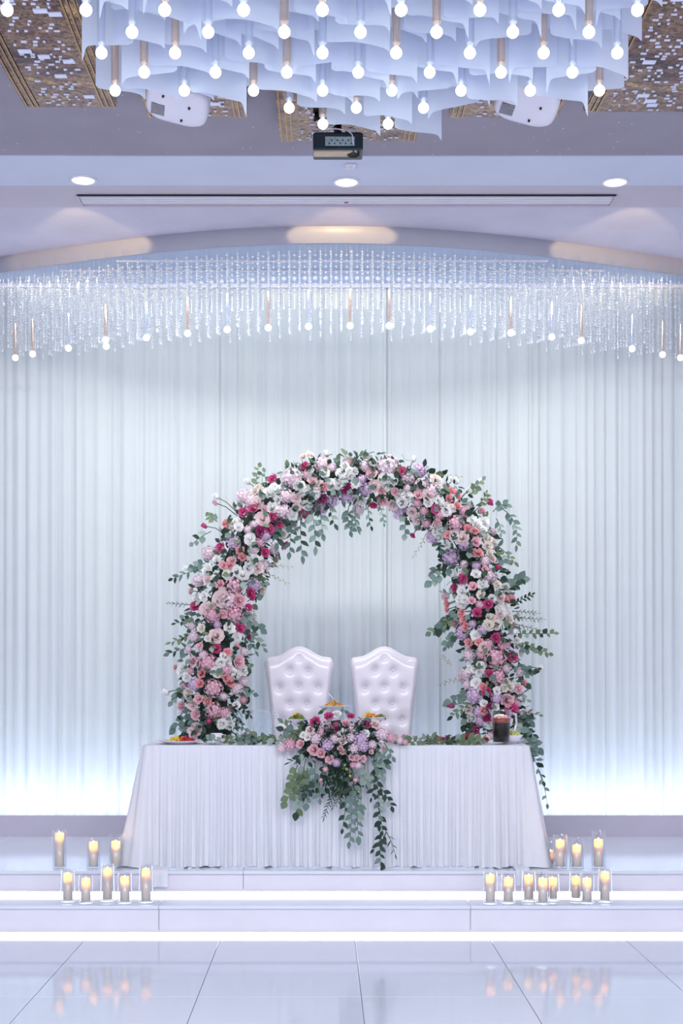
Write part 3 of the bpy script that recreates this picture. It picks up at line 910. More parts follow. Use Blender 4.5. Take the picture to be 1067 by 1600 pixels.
fl3 = parse('230,62,M,28 347,295,M,28 215,367,P,28 308,700,m,28 545,5,M 265,435,C 255,490,C 430,480,C,30 405,460,C 475,370,P,34 410,317,C 232,665,P,28 300,590,C 120,400,C,18 '
 '395,365,W,38 350,425,W,28 455,440,W,32 405,705,W,40 468,228,W,24 300,75,B,30 155,420,W,30 180,455,W,24 65,540,w,30 225,750,B,38 300,240,W,18 '
 '400,30,H,48 480,30,P,34 455,95,Q,50 320,105,Q,46 300,375,Q,52 335,515,Q,52 215,490,L,38 325,640,Q,46 470,520,H,36 395,655,Q,32 345,225,B,36 250,575,P,26 510,480,H,28 210,230,H,32 185,300,H,24 400,420,Q,36 270,330,H,26 500,540,H,24 200,420,Q,20', 240, 930, 3.557)
fl4 = parse('650,48,M,26 785,340,M,32 655,435,M,24 640,535,M 440,612,m,30 590,100,M,18 660,620,D,24 780,635,M,38 645,685,D,24 580,750,M 693,235,M '
 '420,55,C,20 510,130,C 500,100,C 420,80,C,20 770,25,C 850,485,C,20 630,640,C,28 760,585,P,38 540,265,C 600,260,C 520,175,C 620,510,C '
 '500,35,W,32 740,80,W,38 670,150,E,42 795,205,w,30 630,290,B,28 595,410,W,36 580,485,W,24 560,685,W,26 935,405,w,28 580,220,W,24 545,410,W,22 755,500,E,34 690,620,W,18 650,720,W,24 625,600,W,20 700,530,W,20 '
 '690,340,Q,60 705,445,Q,46 500,205,L,40 615,200,L,30 570,560,L,46 700,575,L,34 590,650,L,34 520,430,H,38 540,330,H,36 745,270,Q,36 655,270,Q,30 480,460,H,26 600,700,L,30 610,330,Q,26 720,110,B,24 730,760,Q,24 815,600,Q,26 690,690,Q,26 660,780,H,28', 580, 930, 3.557)
placed = []
def arch_flower(px, py, k, r):
    pos, n_, s_, R0, c0 = arch_surface(px, py)
    rpx = (r or DEF_R[k]); placed.append((px, py, rpx))
    rr = rpx*D_AR/F*(1.08 if k not in 'wmp' else 1.15)
    if s_ > R0*.98:   # stands clear of the mass on its own stem
        a = c0.lerp(pos, .45)
        MB().tube([a-arch.location, a.lerp(pos,.5)+Vector((0,-.02,.015))-arch.location, pos-arch.location], .0035, 5).build('flower_stem', M['stem'], arch)
        if k in 'wmp': n_ = (pos-c0).normalized() + Vector((0,-.25,.35))
    else:
        n_ = n_ + Vector((rnd(-.25,.25), rnd(-.2,.1), rnd(-.1,.35)))
    if k in 'WE' and rpx > 8.6:      # a cluster of three blooms
        nn = n_.normalized(); u = nn.orthogonal().normalized(); w = nn.cross(u); a0 = rnd(0, 6.28)
        for i in range(3):
            a = a0 + i*2.094
            o = (u*math.cos(a) + w*math.sin(a))
            put_flower(arch, k, pos + o*rr*.52 - nn*rr*.25, nn + o*.55, rr*.66)
    else:
        put_flower(arch, k, pos - n_.normalized()*rr*.35, n_, rr)
for px, py, k, r in fl1+fl2+fl3+fl4: arch_flower(px, py, k, r)
gr = random.Random(31); added = 0
for i in range(2600):
    x, y, hw = A_pts[gr.randrange(20, len(A_pts)-22)]
    px, py = x+gr.uniform(-.95,.95)*hw, y+gr.uniform(-.6,.6)*hw
    k = gr.choice('WWWWBHHLQPEPM'); r = gr.uniform(5.5, 8.5)
    if all((px-a)**2+(py-b)**2 > (.86*(r+c))**2 for a, b, c in placed) and added < 80:
        arch_flower(px, py, k, r); added += 1
# flowers on the sides and the back of the arch, so that it is whole all round
for i in range(70):
    c, r = A3[R_.randrange(18, len(A3)-18)]
    idx = A3.index((c, r)); tan = (A3[idx+1][0]-A3[idx-1][0]).normalized()
    side = tan.cross(Vector((0,1,0))).normalized()
    a = rnd(.15, math.pi-.15)
    n_ = side*math.cos(a) + Vector((0,1,0))*math.sin(a)
    k = R_.choice('WWBHLCPQ')
    put_flower(arch, k, c + n_*r*.8, n_, DEF_R[k]*D_AR/F)
# foliage fill
fill = MB(); fr = random.Random(5)
fills = [MB() for _ in range(3)]
nleaf = 0
for i in range(4200):
    idx = fr.randrange(8, len(A3)-8); c, r = A3[idx]
    tan = (A3[idx+1][0]-A3[idx-1][0]).normalized(); side = tan.cross(Vector((0,1,0))).normalized()
    a = fr.uniform(0, 2*math.pi)
    n_ = side*math.cos(a) + Vector((0,1,0))*math.sin(a)
    pos = c + n_*r*fr.uniform(.34,.98) + tan*fr.uniform(-.03,.03)
    d = (n_*fr.uniform(.3,1) + tan*fr.uniform(-.8,.8) + Vector((0,0,-.3)) + side*fr.uniform(-.6,.6)).normalized()
    sz = fr.uniform(.030,.062)
    face = n_ + Vector((fr.uniform(-.6,.6), fr.uniform(-.6,.6), fr.uniform(-.6,.6)))
    kind = fr.choice(('round','oval','oval'))
    qn = leaf_quat(d, face, .5)
    m4 = Matrix.Translation(pos - arch.location) @ qn.to_matrix().to_4x4() @ Matrix.Scale(sz, 4)
    fills[(0,1,1,2,0,1)[fr.randrange(6)]].merge(LMB[kind], m4)
for i, f in enumerate(fills):
    stuff(f.build('foliage', LF[i], arch))
# leaves that show singly between the flowers, and the loose sprays
def arch_leaf(px, py, ang, size, kind='round', c=0):
    pos, n_, s_, R0, c0 = arch_surface(px, py, .95)
    d = Vector((math.cos(math.radians(ang)), -.35, math.sin(math.radians(ang))))
    put_leaf(arch, arch, kind, c, pos - Vector((0,.01,0)), d, size*D_AR/F)
for i in range(45):
    idx = fr.randrange(20, len(A_pts)-20); x, y, hw = A_pts[idx]
    arch_leaf(x+fr.uniform(-.95,.95)*hw, y+fr.uniform(-.3,.3)*hw, fr.uniform(0,360), fr.uniform(9,14), fr.choice(('round','oval')), fr.choice((0,0,1,2,3)))
def asp(x0, y0, x1, y1, n, size, kind='round', c=0, dep=-.08, **kw):
    return spray(arch, at(x0,y0,D_AR+dep), at(x1,y1,D_AR+dep+rnd(-.05,.05)), n, size*D_AR/F, kind, c, **kw)
# inner side of the crown, hanging
asp(440,800,432,852,7,16,'oval',0); asp(455,795,452,866,9,16,'oval',0); asp(470,795,472,872,9,16,'oval',0); asp(485,792,492,858,7,16,'oval',0,dep=-.12)
asp(500,790,505,838,6,16,'oval',0); asp(545,790,548,832,7,16,'oval',0); asp(556,790,560,830,7,12,'oval',0); asp(590,785,600,820,7,9,'oval',0); asp(575,785,580,825,6,9,'oval',1)
asp(630,800,632,838,5,13,'round',0); asp(515,780,524,822,6,12,'oval',1)
# left outside
asp(330,830,300,850,5,12,'round',3); asp(400,765,405,728,7,9,'round',2,name='leafy_twig'); asp(420,770,412,735,5,9,'round',2,name='leafy_twig')
asp(340,815,325,805,6,10,'round',2); asp(310,890,268,905,7,12,'oval',0); asp(320,880,300,885,5,13,'round',0)
asp(300,945,262,943,10,7,'thin',1,name='fern_twig'); asp(300,965,272,975,6,9,'oval',1); asp(300,990,265,1005,7,11,'oval',2); asp(300,1010,262,1022,6,12,'oval',0)
asp(310,985,285,965,6,12,'round',0); asp(300,1060,268,1098,7,12,'round',0); asp(300,1070,275,1090,6,13,'round',2); asp(310,1090,272,1140,8,15,'round',0); asp(310,1110,285,1150,7,15,'round',1)
asp(330,1110,305,1155,7,14,'round',0); asp(345,1100,352,1150,7,14,'round',1)
# left inside
asp(372,950,410,985,9,13,'round',0); asp(375,965,414,1015,9,13,'oval',0); asp(370,975,400,1020,7,12,'oval',0); asp(385,905,415,912,6,10,'round',2)
asp(365,1075,398,1085,7,10,'round',0); asp(365,1090,392,1120,8,10,'oval',1); asp(360,1110,388,1150,8,10,'oval',0); asp(370,1050,392,1040,6,9,'round',2)
# pale grassy twigs
asp(405,880,456,886,12,6,'thin',2,name='pale_twig',stem='twig'); asp(405,890,452,912,10,6,'thin',2,name='pale_twig',stem='twig')
asp(665,835,645,870,9,6,'thin',2,name='pale_twig',stem='twig'); asp(705,1040,690,1025,8,6,'thin',2,name='pale_twig',stem='twig'); asp(720,1060,685,1070,9,6,'thin',2,name='pale_twig',stem='twig')
asp(660,740,720,745,12,6,'thin',2,name='pale_twig',stem='twig')
# right outside
asp(735,775,755,748,6,11,'round',2); asp(745,790,760,770,6,10,'oval',2); asp(770,800,792,790,5,13,'round',0,bend=(0,0,.05)); asp(785,795,806,855,11,13,'oval',0,bend=(.08,0,.05)); asp(775,810,782,835,5,12,'oval',3)
asp(780,855,805,880,6,11,'oval',2); asp(765,860,790,875,5,11,'oval',2); asp(790,905,818,905,6,15,'round',0); asp(795,920,808,912,4,14,'round',1)
asp(800,945,832,928,10,8,'oval',1,name='fern_twig'); asp(800,965,850,968,14,7,'thin',1,name='fern_twig'); asp(800,955,840,958,12,7,'thin',1,name='fern_twig'); asp(805,975,845,985,10,7,'thin',1,name='fern_twig')
asp(800,990,868,990,11,10,'round',2); asp(805,1000,860,1022,10,10,'round',2); asp(800,1005,835,1018,7,11,'round',0); asp(800,1040,835,1048,8,11,'round',0); asp(805,1060,842,1046,6,9,'round',1)
asp(810,1080,826,1095,4,10,'oval',3); asp(815,1110,845,1118,5,10,'oval',2); asp(810,1115,828,1128,5,13,'round',0)
asp(800,1130,842,1170,10,15,'round',0,dep=-.30); asp(800,1140,845,1195,9,14,'oval',0,dep=-.34); asp(815,1150,850,1225,7,12,'oval',2,dep=-.34); asp(810,1125,835,1150,6,14,'round',1,dep=-.2)
asp(790,1150,830,1175,7,14,'round',1,dep=-.3); asp(842,1205,855,1262,4,9,'oval',3,dep=-.34)
# right inside
asp(715,880,672,910,9,14,'round',0); asp(700,870,675,895,6,14,'oval',1); asp(715,950,685,985,10,14,'round',0); asp(715,960,670,990,8,14,'round',2); asp(715,985,695,1012,7,12,'round',0)
asp(725,930,690,925,6,10,'oval',3); asp(735,1080,698,1100,8,12,'round',0); asp(740,1095,705,1120,8,12,'oval',2); asp(740,1100,725,1135,7,14,'round',1); asp(740,1110,735,1150,6,14,'round',1)

# ------------------------------------------------------------------ throne chairs
def throne(px_c, label):
    D = 10.12; s = D/F
    x = X_at(px_c, D)
    t = thing('throne_chair', label, 'chair', (x, D, Z_ST), 'white throne chairs behind the table')
    H_top = at(0,1010,D).z - Z_ST; zb = .40
    def hw(v):  # half width by height fraction
        return (.180 + .090*max(0, v)**2)
    def top(u):
        a = abs(u)
        if a < .72: e = .5-.5*math.cos(math.pi*a/.72); drop = .073*e
        else: drop = .073 + .012*((a-.72)/.28)**1 + .05*max(0, (a-.86)/.14)**2
        return H_top - drop
    btn = [((467-467)/56, 1027), (-15/56,1047),(14/56,1048),(-33/54,1074),(-.5/54,1072),(32/54,1074),(-16/52,1099),(13/52,1099),(-31/50,1124),(0,1124),(31/50,1124),(-15/48,1150),(14/48,1150)]
    bw = []
    for u, py in btn:
        z = at(0,py,D).z - Z_ST; bw.append((u, z))
    def front(u, v):
        uu = u*2-1
        zt = top(uu); z = zb + (zt-zb)*v
        vx = (z-zb)/(H_top-zb)
        xx = uu*hw(vx)
        ed = min(1, (1-abs(uu))/.16); ed2 = min(1, (1-v)/.10)
        puff = .06*math.sqrt(max(0, 1-(1-ed)**2))*math.sqrt(max(0, 1-(1-ed2)**2))
        dent = 0
        for bu, bz in bw:
            d2 = ((xx-bu*hw((bz-zb)/(H_top-zb)))**2 + (z-bz)**2)
            dent +=   .013*math.exp(-d2/(2*.015**2)) + .010*math.exp(-d2/(2*.036**2))
        return (xx, -.0 - puff + dent*min(ed, ed2), z)
    m = MB().grid(front, 56, 72)
    back = MB().grid(lambda u, v: (front(1-u, v)[0], .055, front(1-u, v)[2]), 56, 4)
    m.merge(back)
    side = MB()
    for uu in (0, 1):
        side.grid(lambda u, v, uu=uu: (front(uu, v)[0], .055*u if uu else .055*(1-u), front(uu, v)[2]), 1, 20)
    side.grid(lambda u, v: (front(u, 1)[0], .055*v, front(u, 1)[2]), 56, 1)
    m.merge(side)
    bk = m.build('backrest', M['leather'], t)
    for u, z in bw:
        xx = u*hw((z-zb)/(H_top-zb))
        MB().ball((0,0,0), .010, 10, 8).build('crystal_button', M['leather'], bk, True, (xx, -.036, z))
    ms = MB()
    def seat(u, v):
        a = 2*math.pi*u; e = .45
        ca, sa = math.cos(a), math.sin(a)
        pr = [(0,.50),(.7,.50),(.95,.485),(1,.45),(1,.38),(.95,.36),(0,.36)]
        i = v*6; i0 = min(5, int(i)); f = i-i0
        sc = pr[i0][0]*(1-f)+pr[i0+1][0]*f; z = pr[i0][1]*(1-f)+pr[i0+1][1]*f
        return (.27*sc*math.copysign(abs(ca)**e, ca), -.26+.27*sc*math.copysign(abs(sa)**e, sa), z)
    ms.grid(seat, 32, 12, True); ms.f = [f[::-1] for f in ms.f]
    ms.build('seat', M['leather'], t)
    for lx in (-.21, .21):
        for ly in (-.47, -.03):
            MB().lathe([(.014,0),(.018,.03),(.026,.25),(.032,.37)], 10, (lx,ly,0), True, True).build('leg', M['leather'], t)
    return t
throne(467.5, 'white tufted throne chair with arched back, left of the pair behind the table')
throne(600.5, 'white tufted throne chair with arched back, right of the pair behind the table')

# ------------------------------------------------------------------ head table with cloth and pleated skirt
D_T0, D_T1 = 8.90, 9.66
XT0, XT1 = X_at(224, D_T0), X_at(826, D_T0)
XM = (XT0+XT1)/2
Z_TT = Z_ST+.76
tb = thing('banquet_table', 'long folding banquet table standing under the white cloth', 'table', (XM, (D_T0+D_T1)/2, Z_ST))
MB().bevbox(XT0-XM+.01, XT1-XM-.01, -.37, .37, .728, .752, .004).build('tabletop', M['plastic'], tb, False)
for sx in (-1,1):
    for sy in (-1,1):
        MB().tube([(sx*.95,sy*.28,0),(sx*.95,sy*.28,.73)], .015, 8).build('leg', M['chrome'], tb)
r_c = .05
def rim(tt):
    """perimeter of the table top: left back corner, round by the front, to the right back corner"""
    w = XT1-XT0; d = D_T1-D_T0
    L1 = d - r_c; La = r_c*math.pi/2; L2 = w - 2*r_c
    T = 2*L1 + 2*La + L2
    s_ = tt*T
    if s_ < L1: return Vector((XT0, D_T1 - s_, 0)), Vector((-1,0,0))
    s_ -= L1
    if s_ < La:
        a = s_/r_c; return Vector((XT0+r_c-r_c*math.cos(a), D_T0+r_c-r_c*math.sin(a), 0)), Vector((-math.cos(a), -math.sin(a), 0))
    s_ -= La
    if s_ < L2: return Vector((XT0+r_c+s_, D_T0, 0)), Vector((0,-1,0))
    s_ -= L2
    if s_ < La:
        a = s_/r_c; return Vector((XT1-r_c+r_c*math.sin(a), D_T0+r_c-r_c*math.cos(a), 0)), Vector((math.sin(a), -math.cos(a), 0))
    s_ -= La
    return Vector((XT1, D_T0+r_c+s_, 0)), Vector((1,0,0))
# top cloth
cl = MB(); N = 120
ring = [rim(i/N)[0] for i in range(N+1)]
ring_out = [rim(i/N)[0]+rim(i/N)[1]*.006 for i in range(N+1)]
cl.add([(XM, (D_T0+D_T1)/2, Z_TT)] + [(p.x,p.y,Z_TT) for p in ring] + [(p.x,p.y,Z_TT-.012) for p in ring_out],
       [(0,i+1,i+2) for i in range(N)] + [(0,N+1,1)] + [(i+1, i+2+N, i+3+N, i+2)[::1] for i in range(N)])
tag(cl.build('tablecloth', M['linen'], None, False), 'smooth white cloth covering the top of the long head table', 'tablecloth')
# pleated skirt
nz = noise1(77); nz3 = noise1(79)
NS = 900
phs = [0]
for i in range(NS): phs.append(phs[-1] + 1/NS*2*math.pi*(78 + 30*nz(i*.03)))
def skirt(u, v):
    p, n_ = rim(u)
    i = int(round(u*NS)); ph = phs[i]
    w = XT1-XT0
    corner = max(math.exp(-((u-.243)/.020)**2), math.exp(-((u-.757)/.020)**2))
    dn = 1-v       # 0 at the top, 1 at the hem
    flare = .012 + dn*(.02 + .015*nz3(u*20)) + dn*abs(n_.x)*.12
    amp = (.003 + .013*dn**.8)*(1+.4*nz(u*40))
    off = flare + amp*math.sin(ph + .5*math.sin(3*v+u*30)) + .3*amp*math.sin(2.3*ph)
    q_ = p + n_*off
    hem = Z_ST + .006 + .004*math.sin(ph*.5)
    z = Z_TT - .004 + (hem - Z_TT + .004)*dn
    if corner > .05:
        q_ += Vector((math.copysign(.10, n_.x) if abs(n_.x) > .02 else 0, -.055, 0))*corner*dn**1.5
    return (q_.x, q_.y, z)
sk = MB().grid(skirt, NS, 14)
# the loose corner tails that fall over the stage edge
sko = sk.build('table_skirt', M['skirt'])
tag(sko, 'white pleated skirt hanging to the stage around the head table', 'table skirt')
for nm, xa, xb, zl in (('corner_tail', 226, 262, 1386), ('corner_tail', 806, 822, 1384)):
    xx0, xx1 = X_at(xa, 8.71), X_at(xb, 8.71)
    zb = at(0, zl, 8.70).z
    def tail(u, v, xx0=xx0, xx1=xx1, zb=zb):
        x = xx0+(xx1-xx0)*u
        if v < .55:
            f = v/.55; y = 8.88-(8.88-8.712)*f; z = Z_ST+.012*(1-f)+.006
        else:
            f = (v-.55)/.45; y = 8.712 - .006*f; z = Z_ST+.006 - (Z_ST+.006-zb)*f
        return (x, y+.006*math.sin(u*14), z)
    MB().grid(tail, 14, 10).build(nm, M['skirt'], sko)

# ------------------------------------------------------------------ candles in glass cylinders
def candle(px, base, top_, flame, label_g, label_c, on_tread, group, frac=.72):
    zs = Z_TR if on_tread else Z_ST
    D = F*(EYE-zs)/(base-PY)
    s = D/F; x = X_at(px, D)
    h = (base-top_)*s; r = 11*s
    g = thing('glass_cylinder', label_g, 'candle holder', (x, D, zs), group)
    MB().lathe([(r,.012),(r,h),(r-.0025,h),(r-.0025,.016)], 28).build('wall', M['glass'], g)
    MB().lathe([(0,.001),(r-.004,.001),(r,.004),(r,.012),(r-.003,.014),(0,.014)], 28).build('base', M['glass'], g)
    hc = (base-flame)*s; rc = r*.66
    c = thing('pillar_candle', label_c, 'candle', (x, D, zs+.0145), group + ' (candles)')
    hc = min(hc, h-.015) - .0145
    MB().lathe([(0,0),(rc,0),(rc,hc-.01),(rc*.97,hc),(rc*.86,hc-.004),(rc*.80,hc-.045),(0,hc-.05)], 20).build('wax', M['wax'], c)
    MB().tube([(0,0,hc-.05),(0,0,hc-.028)], .0015, 5).build('wick', M['black'], c)
    MB().lathe([(0,0),(.0055,.008),(.0065,.016),(.004,.028),(0,.042)], 10, (0,0,hc-.034)).build('flame', M['flame'], c)
upL = [(93,1357,1297,1301),(146,1357,1310,1315),(181,1356,1304,1314)]
loL = [(106,1409,1358,1364),(134,1411,1368,1372),(168,1408,1350,1356),(195,1411,1364,1369),(228,1410,1352,1357)]
upR = [(860,1350,1316,1329),(875,1357,1304,1312),(901,1357,1310,1320),(935,1357,1298,1311)]
loR = [(766,1412,1362,1366),(794,1411,1366,1371),(826,1408,1362,1367),(848,1412,1368,1371),(863,1407,1366,1371),(900,1406,1364,1369),(917,1411,1366,1372),(945,1409,1358,1361)]
for lst, tread, where, side in ((upL,False,'stage edge','left'),(loL,True,'lower step','left'),(upR,False,'stage edge','right'),(loR,True,'lower step','right')):
    for i, (px, b, tp, fl_) in enumerate(lst):
        lg = 'clear glass cylinder holder, %s from the left on the %s %s of the table' % (ORD[i], where, side)
        lc = 'lit ivory pillar candle, %s from the left on the %s %s of the table' % (ORD[i], where, side)
        candle(px, b, tp, fl_, lg, lc, tread, 'glass cylinders on the %s, %s side' % (where, side))

# ------------------------------------------------------------------ centrepiece
D_CP = 8.86
cp = thing('floral_centerpiece', 'cascading pink and lilac flower centrepiece with trailing eucalyptus on the table front', 'flower arrangement', Vector((X_at(535, D_CP), D_CP, Z_TT)))
cen = [(478,1160,24),(500,1145,34),(525,1140,44),(550,1145,44),(580,1150,34),(600,1158,22)]
core = MB()
core.ball((0,.02,0), 1, 16, 10)
core.xf(Matrix.Translation(at(530,1160,D_CP)-cp.location) @ Matrix.Diagonal((.22,.11,.14,1)))
core.v = [(x, y, z) for x, y, z in core.v]
core.build('moss_core', M['frame'], cp)
core2 = MB().ball((0,0,0), 1, 14, 8).xf(Matrix.Translation(at(525,1210,D_CP-.07)-cp.location) @ Matrix.Diagonal((.05,.025,.07,1)))
core2.build('moss_core', M['frame'], cp)
cfl = parse('350,230,M,42 455,190,M,40 510,275,M,40 620,190,M,30 740,250,M,34 238,400,P,34 310,295,B,32 290,345,W,26 255,330,W,22 560,310,W,32 735,320,W,30 555,370,B,30 810,250,B,34 515,170,W,30 '
 '420,250,H,50 350,350,H,50 440,400,L,54 640,270,H,46 680,240,H,40 700,350,L,60 720,410,L,48 620,340,H,44 870,310,H,56 645,430,H,46 930,345,Q,38 150,400,Q,52 85,430,H,40 '
 '340,445,P,44 395,470,P,38 460,515,P,34 715,510,P,26 665,505,P,26 510,540,L,34 430,590,p,40 540,430,P,22 630,500,P,28 640,560,Q,26 655,670,p,34 395,670,p,26 870,430,P,22 560,460,P,24 775,460,P,20 '
 '590,590,Y,22 615,640,Y,22 575,560,Y,18 680,760,Y,18 400,300,Q,36 580,240,P,34 790,400,H,34 680,560,H,30 1000,370,H,30 1040,385,Q,22 500,350,H,40', 420, 1080, 4.85)
for px, py, k, r in cfl:
    dx = (px-533)/75; dy_ = (py-1160)/50
    dep = -.05 - .10*math.sqrt(max(0, 1-dx*dx*.8))
    if py < 1150: dep += (1150-py)/70*.12
    pos = at(px, py, D_CP+dep)
    n_ = Vector((dx*.6, -1+.3*max(0,-dy_), .35 - dy_*.4))
    rr = (r or DEF_R[k])*D_CP/F*1.05
    put_flower(cp, k, pos - n_.normalized()*rr*.3, n_, rr)
fills = [MB(), MB()]
for i in range(800):
    a = fr.uniform(0, 6.28); b = fr.uniform(-.6, 1)
    low = fr.random() < .4
    if low:
        c0 = at(fr.gauss(530,16), fr.uniform(1180,1240), D_CP-.08); n_ = Vector((fr.uniform(-.6,.6), -.6, fr.uniform(-1,.2)))
    else:
        n_ = Vector((math.cos(a)*1.0, -abs(math.sin(a)), b))
        c0 = at(530,1160,D_CP) + Vector((n_.x*.22, n_.y*.13, n_.z*.12))
    d = n_ + Vector((fr.uniform(-.8,.8), fr.uniform(-.4,.2), fr.uniform(-1,.2)))
    qn = leaf_quat(d, n_+Vector((fr.uniform(-.5,.5),-.3,fr.uniform(-.5,.5))), .5)
    m4 = Matrix.Translation(c0-cp.location) @ qn.to_matrix().to_4x4() @ Matrix.Scale(fr.uniform(.03,.055), 4)
    fills[1 if fr.random() < .7 else 0].merge(LMB[fr.choice(('oval','oval','thin'))], m4)
for i, f in enumerate(fills): stuff(f.build('foliage', LF[i], cp))
def csp(x0,y0,x1,y1,n,size,kind='round',c=0,dep=-.10, **kw):
    return spray(cp, at(x0,y0,D_CP+dep), at(x1,y1,D_CP+dep), n, size*D_CP/F, kind, c, **kw)
csp(478,1185,463,1272,13,15,'round',2); csp(470,1200,445,1255,8,14,'round',2); csp(480,1200,472,1250,8,14,'round',0); csp(465,1195,452,1225,5,14,'round',2); csp(485,1205,478,1258,7,13,'round',0)
csp(470,1180,450,1192,4,12,'thin',1); csp(480,1170,462,1190,5,12,'oval',1); csp(500,1215,500,1252,4,14,'oval',0); csp(492,1195,490,1220,3,15,'round',0)
csp(530,1230,506,1278,16,9,'thin',1,name='willow_twig'); csp(535,1228,520,1262,12,9,'thin',1,name='willow_twig'); csp(525,1220,540,1262,10,9,'thin',1,name='willow_twig')
csp(545,1215,546,1318,13,15,'oval',0); csp(552,1220,560,1310,11,15,'oval',0); csp(550,1210,566,1268,7,13,'oval',0); csp(540,1240,534,1300,5,13,'oval',1)
csp(588,1170,592,1292,16,13,'oval',1,bend=(.0,-.02,0)); csp(592,1240,600,1310,8,13,'oval',1); csp(598,1295,596,1356,9,13,'oval',1); csp(598,1290,618,1338,6,12,'thin',1); csp(590,1225,612,1262,7,14,'oval',1); csp(598,1300,582,1330,4,12,'oval',1)
csp(590,1170,604,1195,5,14,'oval',0); csp(600,1160,614,1185,4,14,'oval',0); csp(580,1180,598,1215,6,15,'round',0); csp(570,1195,575,1225,4,16,'round',3); csp(585,1195,580,1250,7,12,'oval',1)
csp(505,1160,440,1140,9,15,'round',0,dep=-.02); csp(500,1150,425,1158,9,14,'round',3,dep=.0); csp(470,1155,440,1128,6,12,'oval',2,dep=.0); csp(495,1135,450,1150,7,15,'round',2,dep=-.03)
csp(560,1120,585,1135,4,14,'round',0,dep=-.05); csp(510,1105,503,1112,2,11,'oval',0,dep=.05); csp(535,1105,541,1112,2,11,'oval',0,dep=.05)

# ------------------------------------------------------------------ garlands on the table
def garland(label, xa, xb, seed, n):
    g = thing('eucalyptus_garland', label, 'garland', Vector(((X_at((xa+xb)/2, 8.98)), 8.98, Z_TT)))
    r = random.Random(seed)
    for k in range(n):
        px = xa + (xb-xa)*(k+.5)/n
        D = 8.95+r.uniform(-.02,.10)
        p0 = Vector((X_at(px, D), D, Z_TT+.012)); sg = 1 if r.random() < .5 else -1
        p1 = p0 + Vector((sg*r.uniform(.08,.16), r.uniform(-.06,.06), r.uniform(.005,.035)))
        spray(g, p0, p1, 6, r.uniform(.045,.06), r.choice(('round','oval')), r.choice((2,0,2,3,1)), droop=.02, face=(0,-.8,.7))
    return g
garland('eucalyptus leaf garland lying on the table left of the centrepiece', 345, 450, 3, 8)
garland('eucalyptus leaf garland lying on the table between the centrepiece and the cola pitcher', 630, 738, 4, 10)

# ------------------------------------------------------------------ food and drink on the table
def plate_prof(r, h): return [(0,0),(r*.55,0),(r*.6,.004),(r*.97,h),(r,h+.002),(r*.98,h+.004),(r*.58,.010),(0,.008)]
def heap(m, r, h, n, seed, sz, flat=.6):
    rr = random.Random(seed)
    for i in range(n):
        a = rr.uniform(0,6.28); q_ = math.sqrt(rr.random())*r
        z = h*(1-(q_/r)**2)*rr.uniform(.4,1)
        b = MB().ball((0,0,0), sz*rr.uniform(.6,1.2), 6, 4, flat)
        m.merge(b, Matrix.Translation((q_*math.cos(a), q_*math.sin(a), z+.008)) @ Matrix.Rotation(rr.uniform(0,3),4,(rr.random(),rr.random(),.2)))
    return m
def dish_on_stand(px, py, D, r, label):
    p = at(px, py, D); h = p.z - Z_TT
    t = thing('serving_stand', label, 'serving stand', Vector((p.x, D, Z_TT)))
    MB().lathe([(r*.62,0),(r*.60,.008),(.02,.018),(.013,h*.5),(.022,h-.004),(r*.5,h)], 24, (0,0,0), True).build('pedestal', M['china'], t)
    MB().lathe(plate_prof(r, .028), 32, (0,0,h)).build('plate', M['china'], t)
    return Vector((p.x, D, p.z+.009))
DB = 9.16
p = dish_on_stand(522, 1110, DB, .105, 'tallest white plate stand carrying orange pasta behind the centrepiece')
t = thing('pasta', 'heap of thin orange pasta on the tallest plate', 'food', p)
m = MB(); rr = random.Random(8)
for i in range(70):
    a = rr.uniform(0,6.28); q_ = rr.uniform(0,.06)
    c0 = Vector((q_*math.cos(a), q_*math.sin(a), .012+.04*(1-q_/.075)*rr.random()))
    d = Vector((rr.uniform(-1,1), rr.uniform(-1,1), rr.uniform(-.25,.25)))*.03
    m.tube([c0-d, c0+Vector((0,0,.008)), c0+d+Vector((0,0,-.004))], .0028, 5)
stuff(m.build('noodles', M['pasta'], t))
m = heap(MB(), .075, .03, 40, 3, .012); stuff(m.build('pasta_base', M['pasta'], t))
fk = thing('serving_fork', 'thin metal serving utensil sticking up out of the pasta', 'utensil', p+Vector((0,.0,.04)))
MB().tube([(.02,0,0),(-.01,.0,.03),(-.035,0,.062),(-.05,0,.064)], .002, 6).build('handle', M['chrome'], fk)
p = dish_on_stand(464, 1131, DB, .085, 'white plate stand carrying green salad left of the pasta')
t = thing('green_salad', 'mound of green salad topped with yellow on the left plate stand', 'food', p)
stuff(heap(MB(), .068, .045, 110, 4, .011).build('salad_leaves', M['salad'], t))
heap(MB(), .016, .012, 7, 5, .009).build('yellow_topping', M['yellow'], t, True, (0,-.005,.042))
p = dish_on_stand(582, 1128, DB, .095, 'white plate stand carrying sliced vegetables right of the pasta')
t = thing('vegetable_slices', 'heap of orange and yellow vegetable slices on the right plate stand', 'food', p)
stuff(heap(MB(), .06, .03, 26, 6, .016, .35).build('orange_slices', M['orange'], t))
stuff(heap(MB(), .07, .035, 26, 7, .015, .35).build('yellow_slices', M['yellow'], t, True, (-.012,0,.006)))
stuff(heap(MB(), .07, .026, 14, 9, .014, .35).build('green_slices', M['salad'], t, True, (.03,0,.006)))
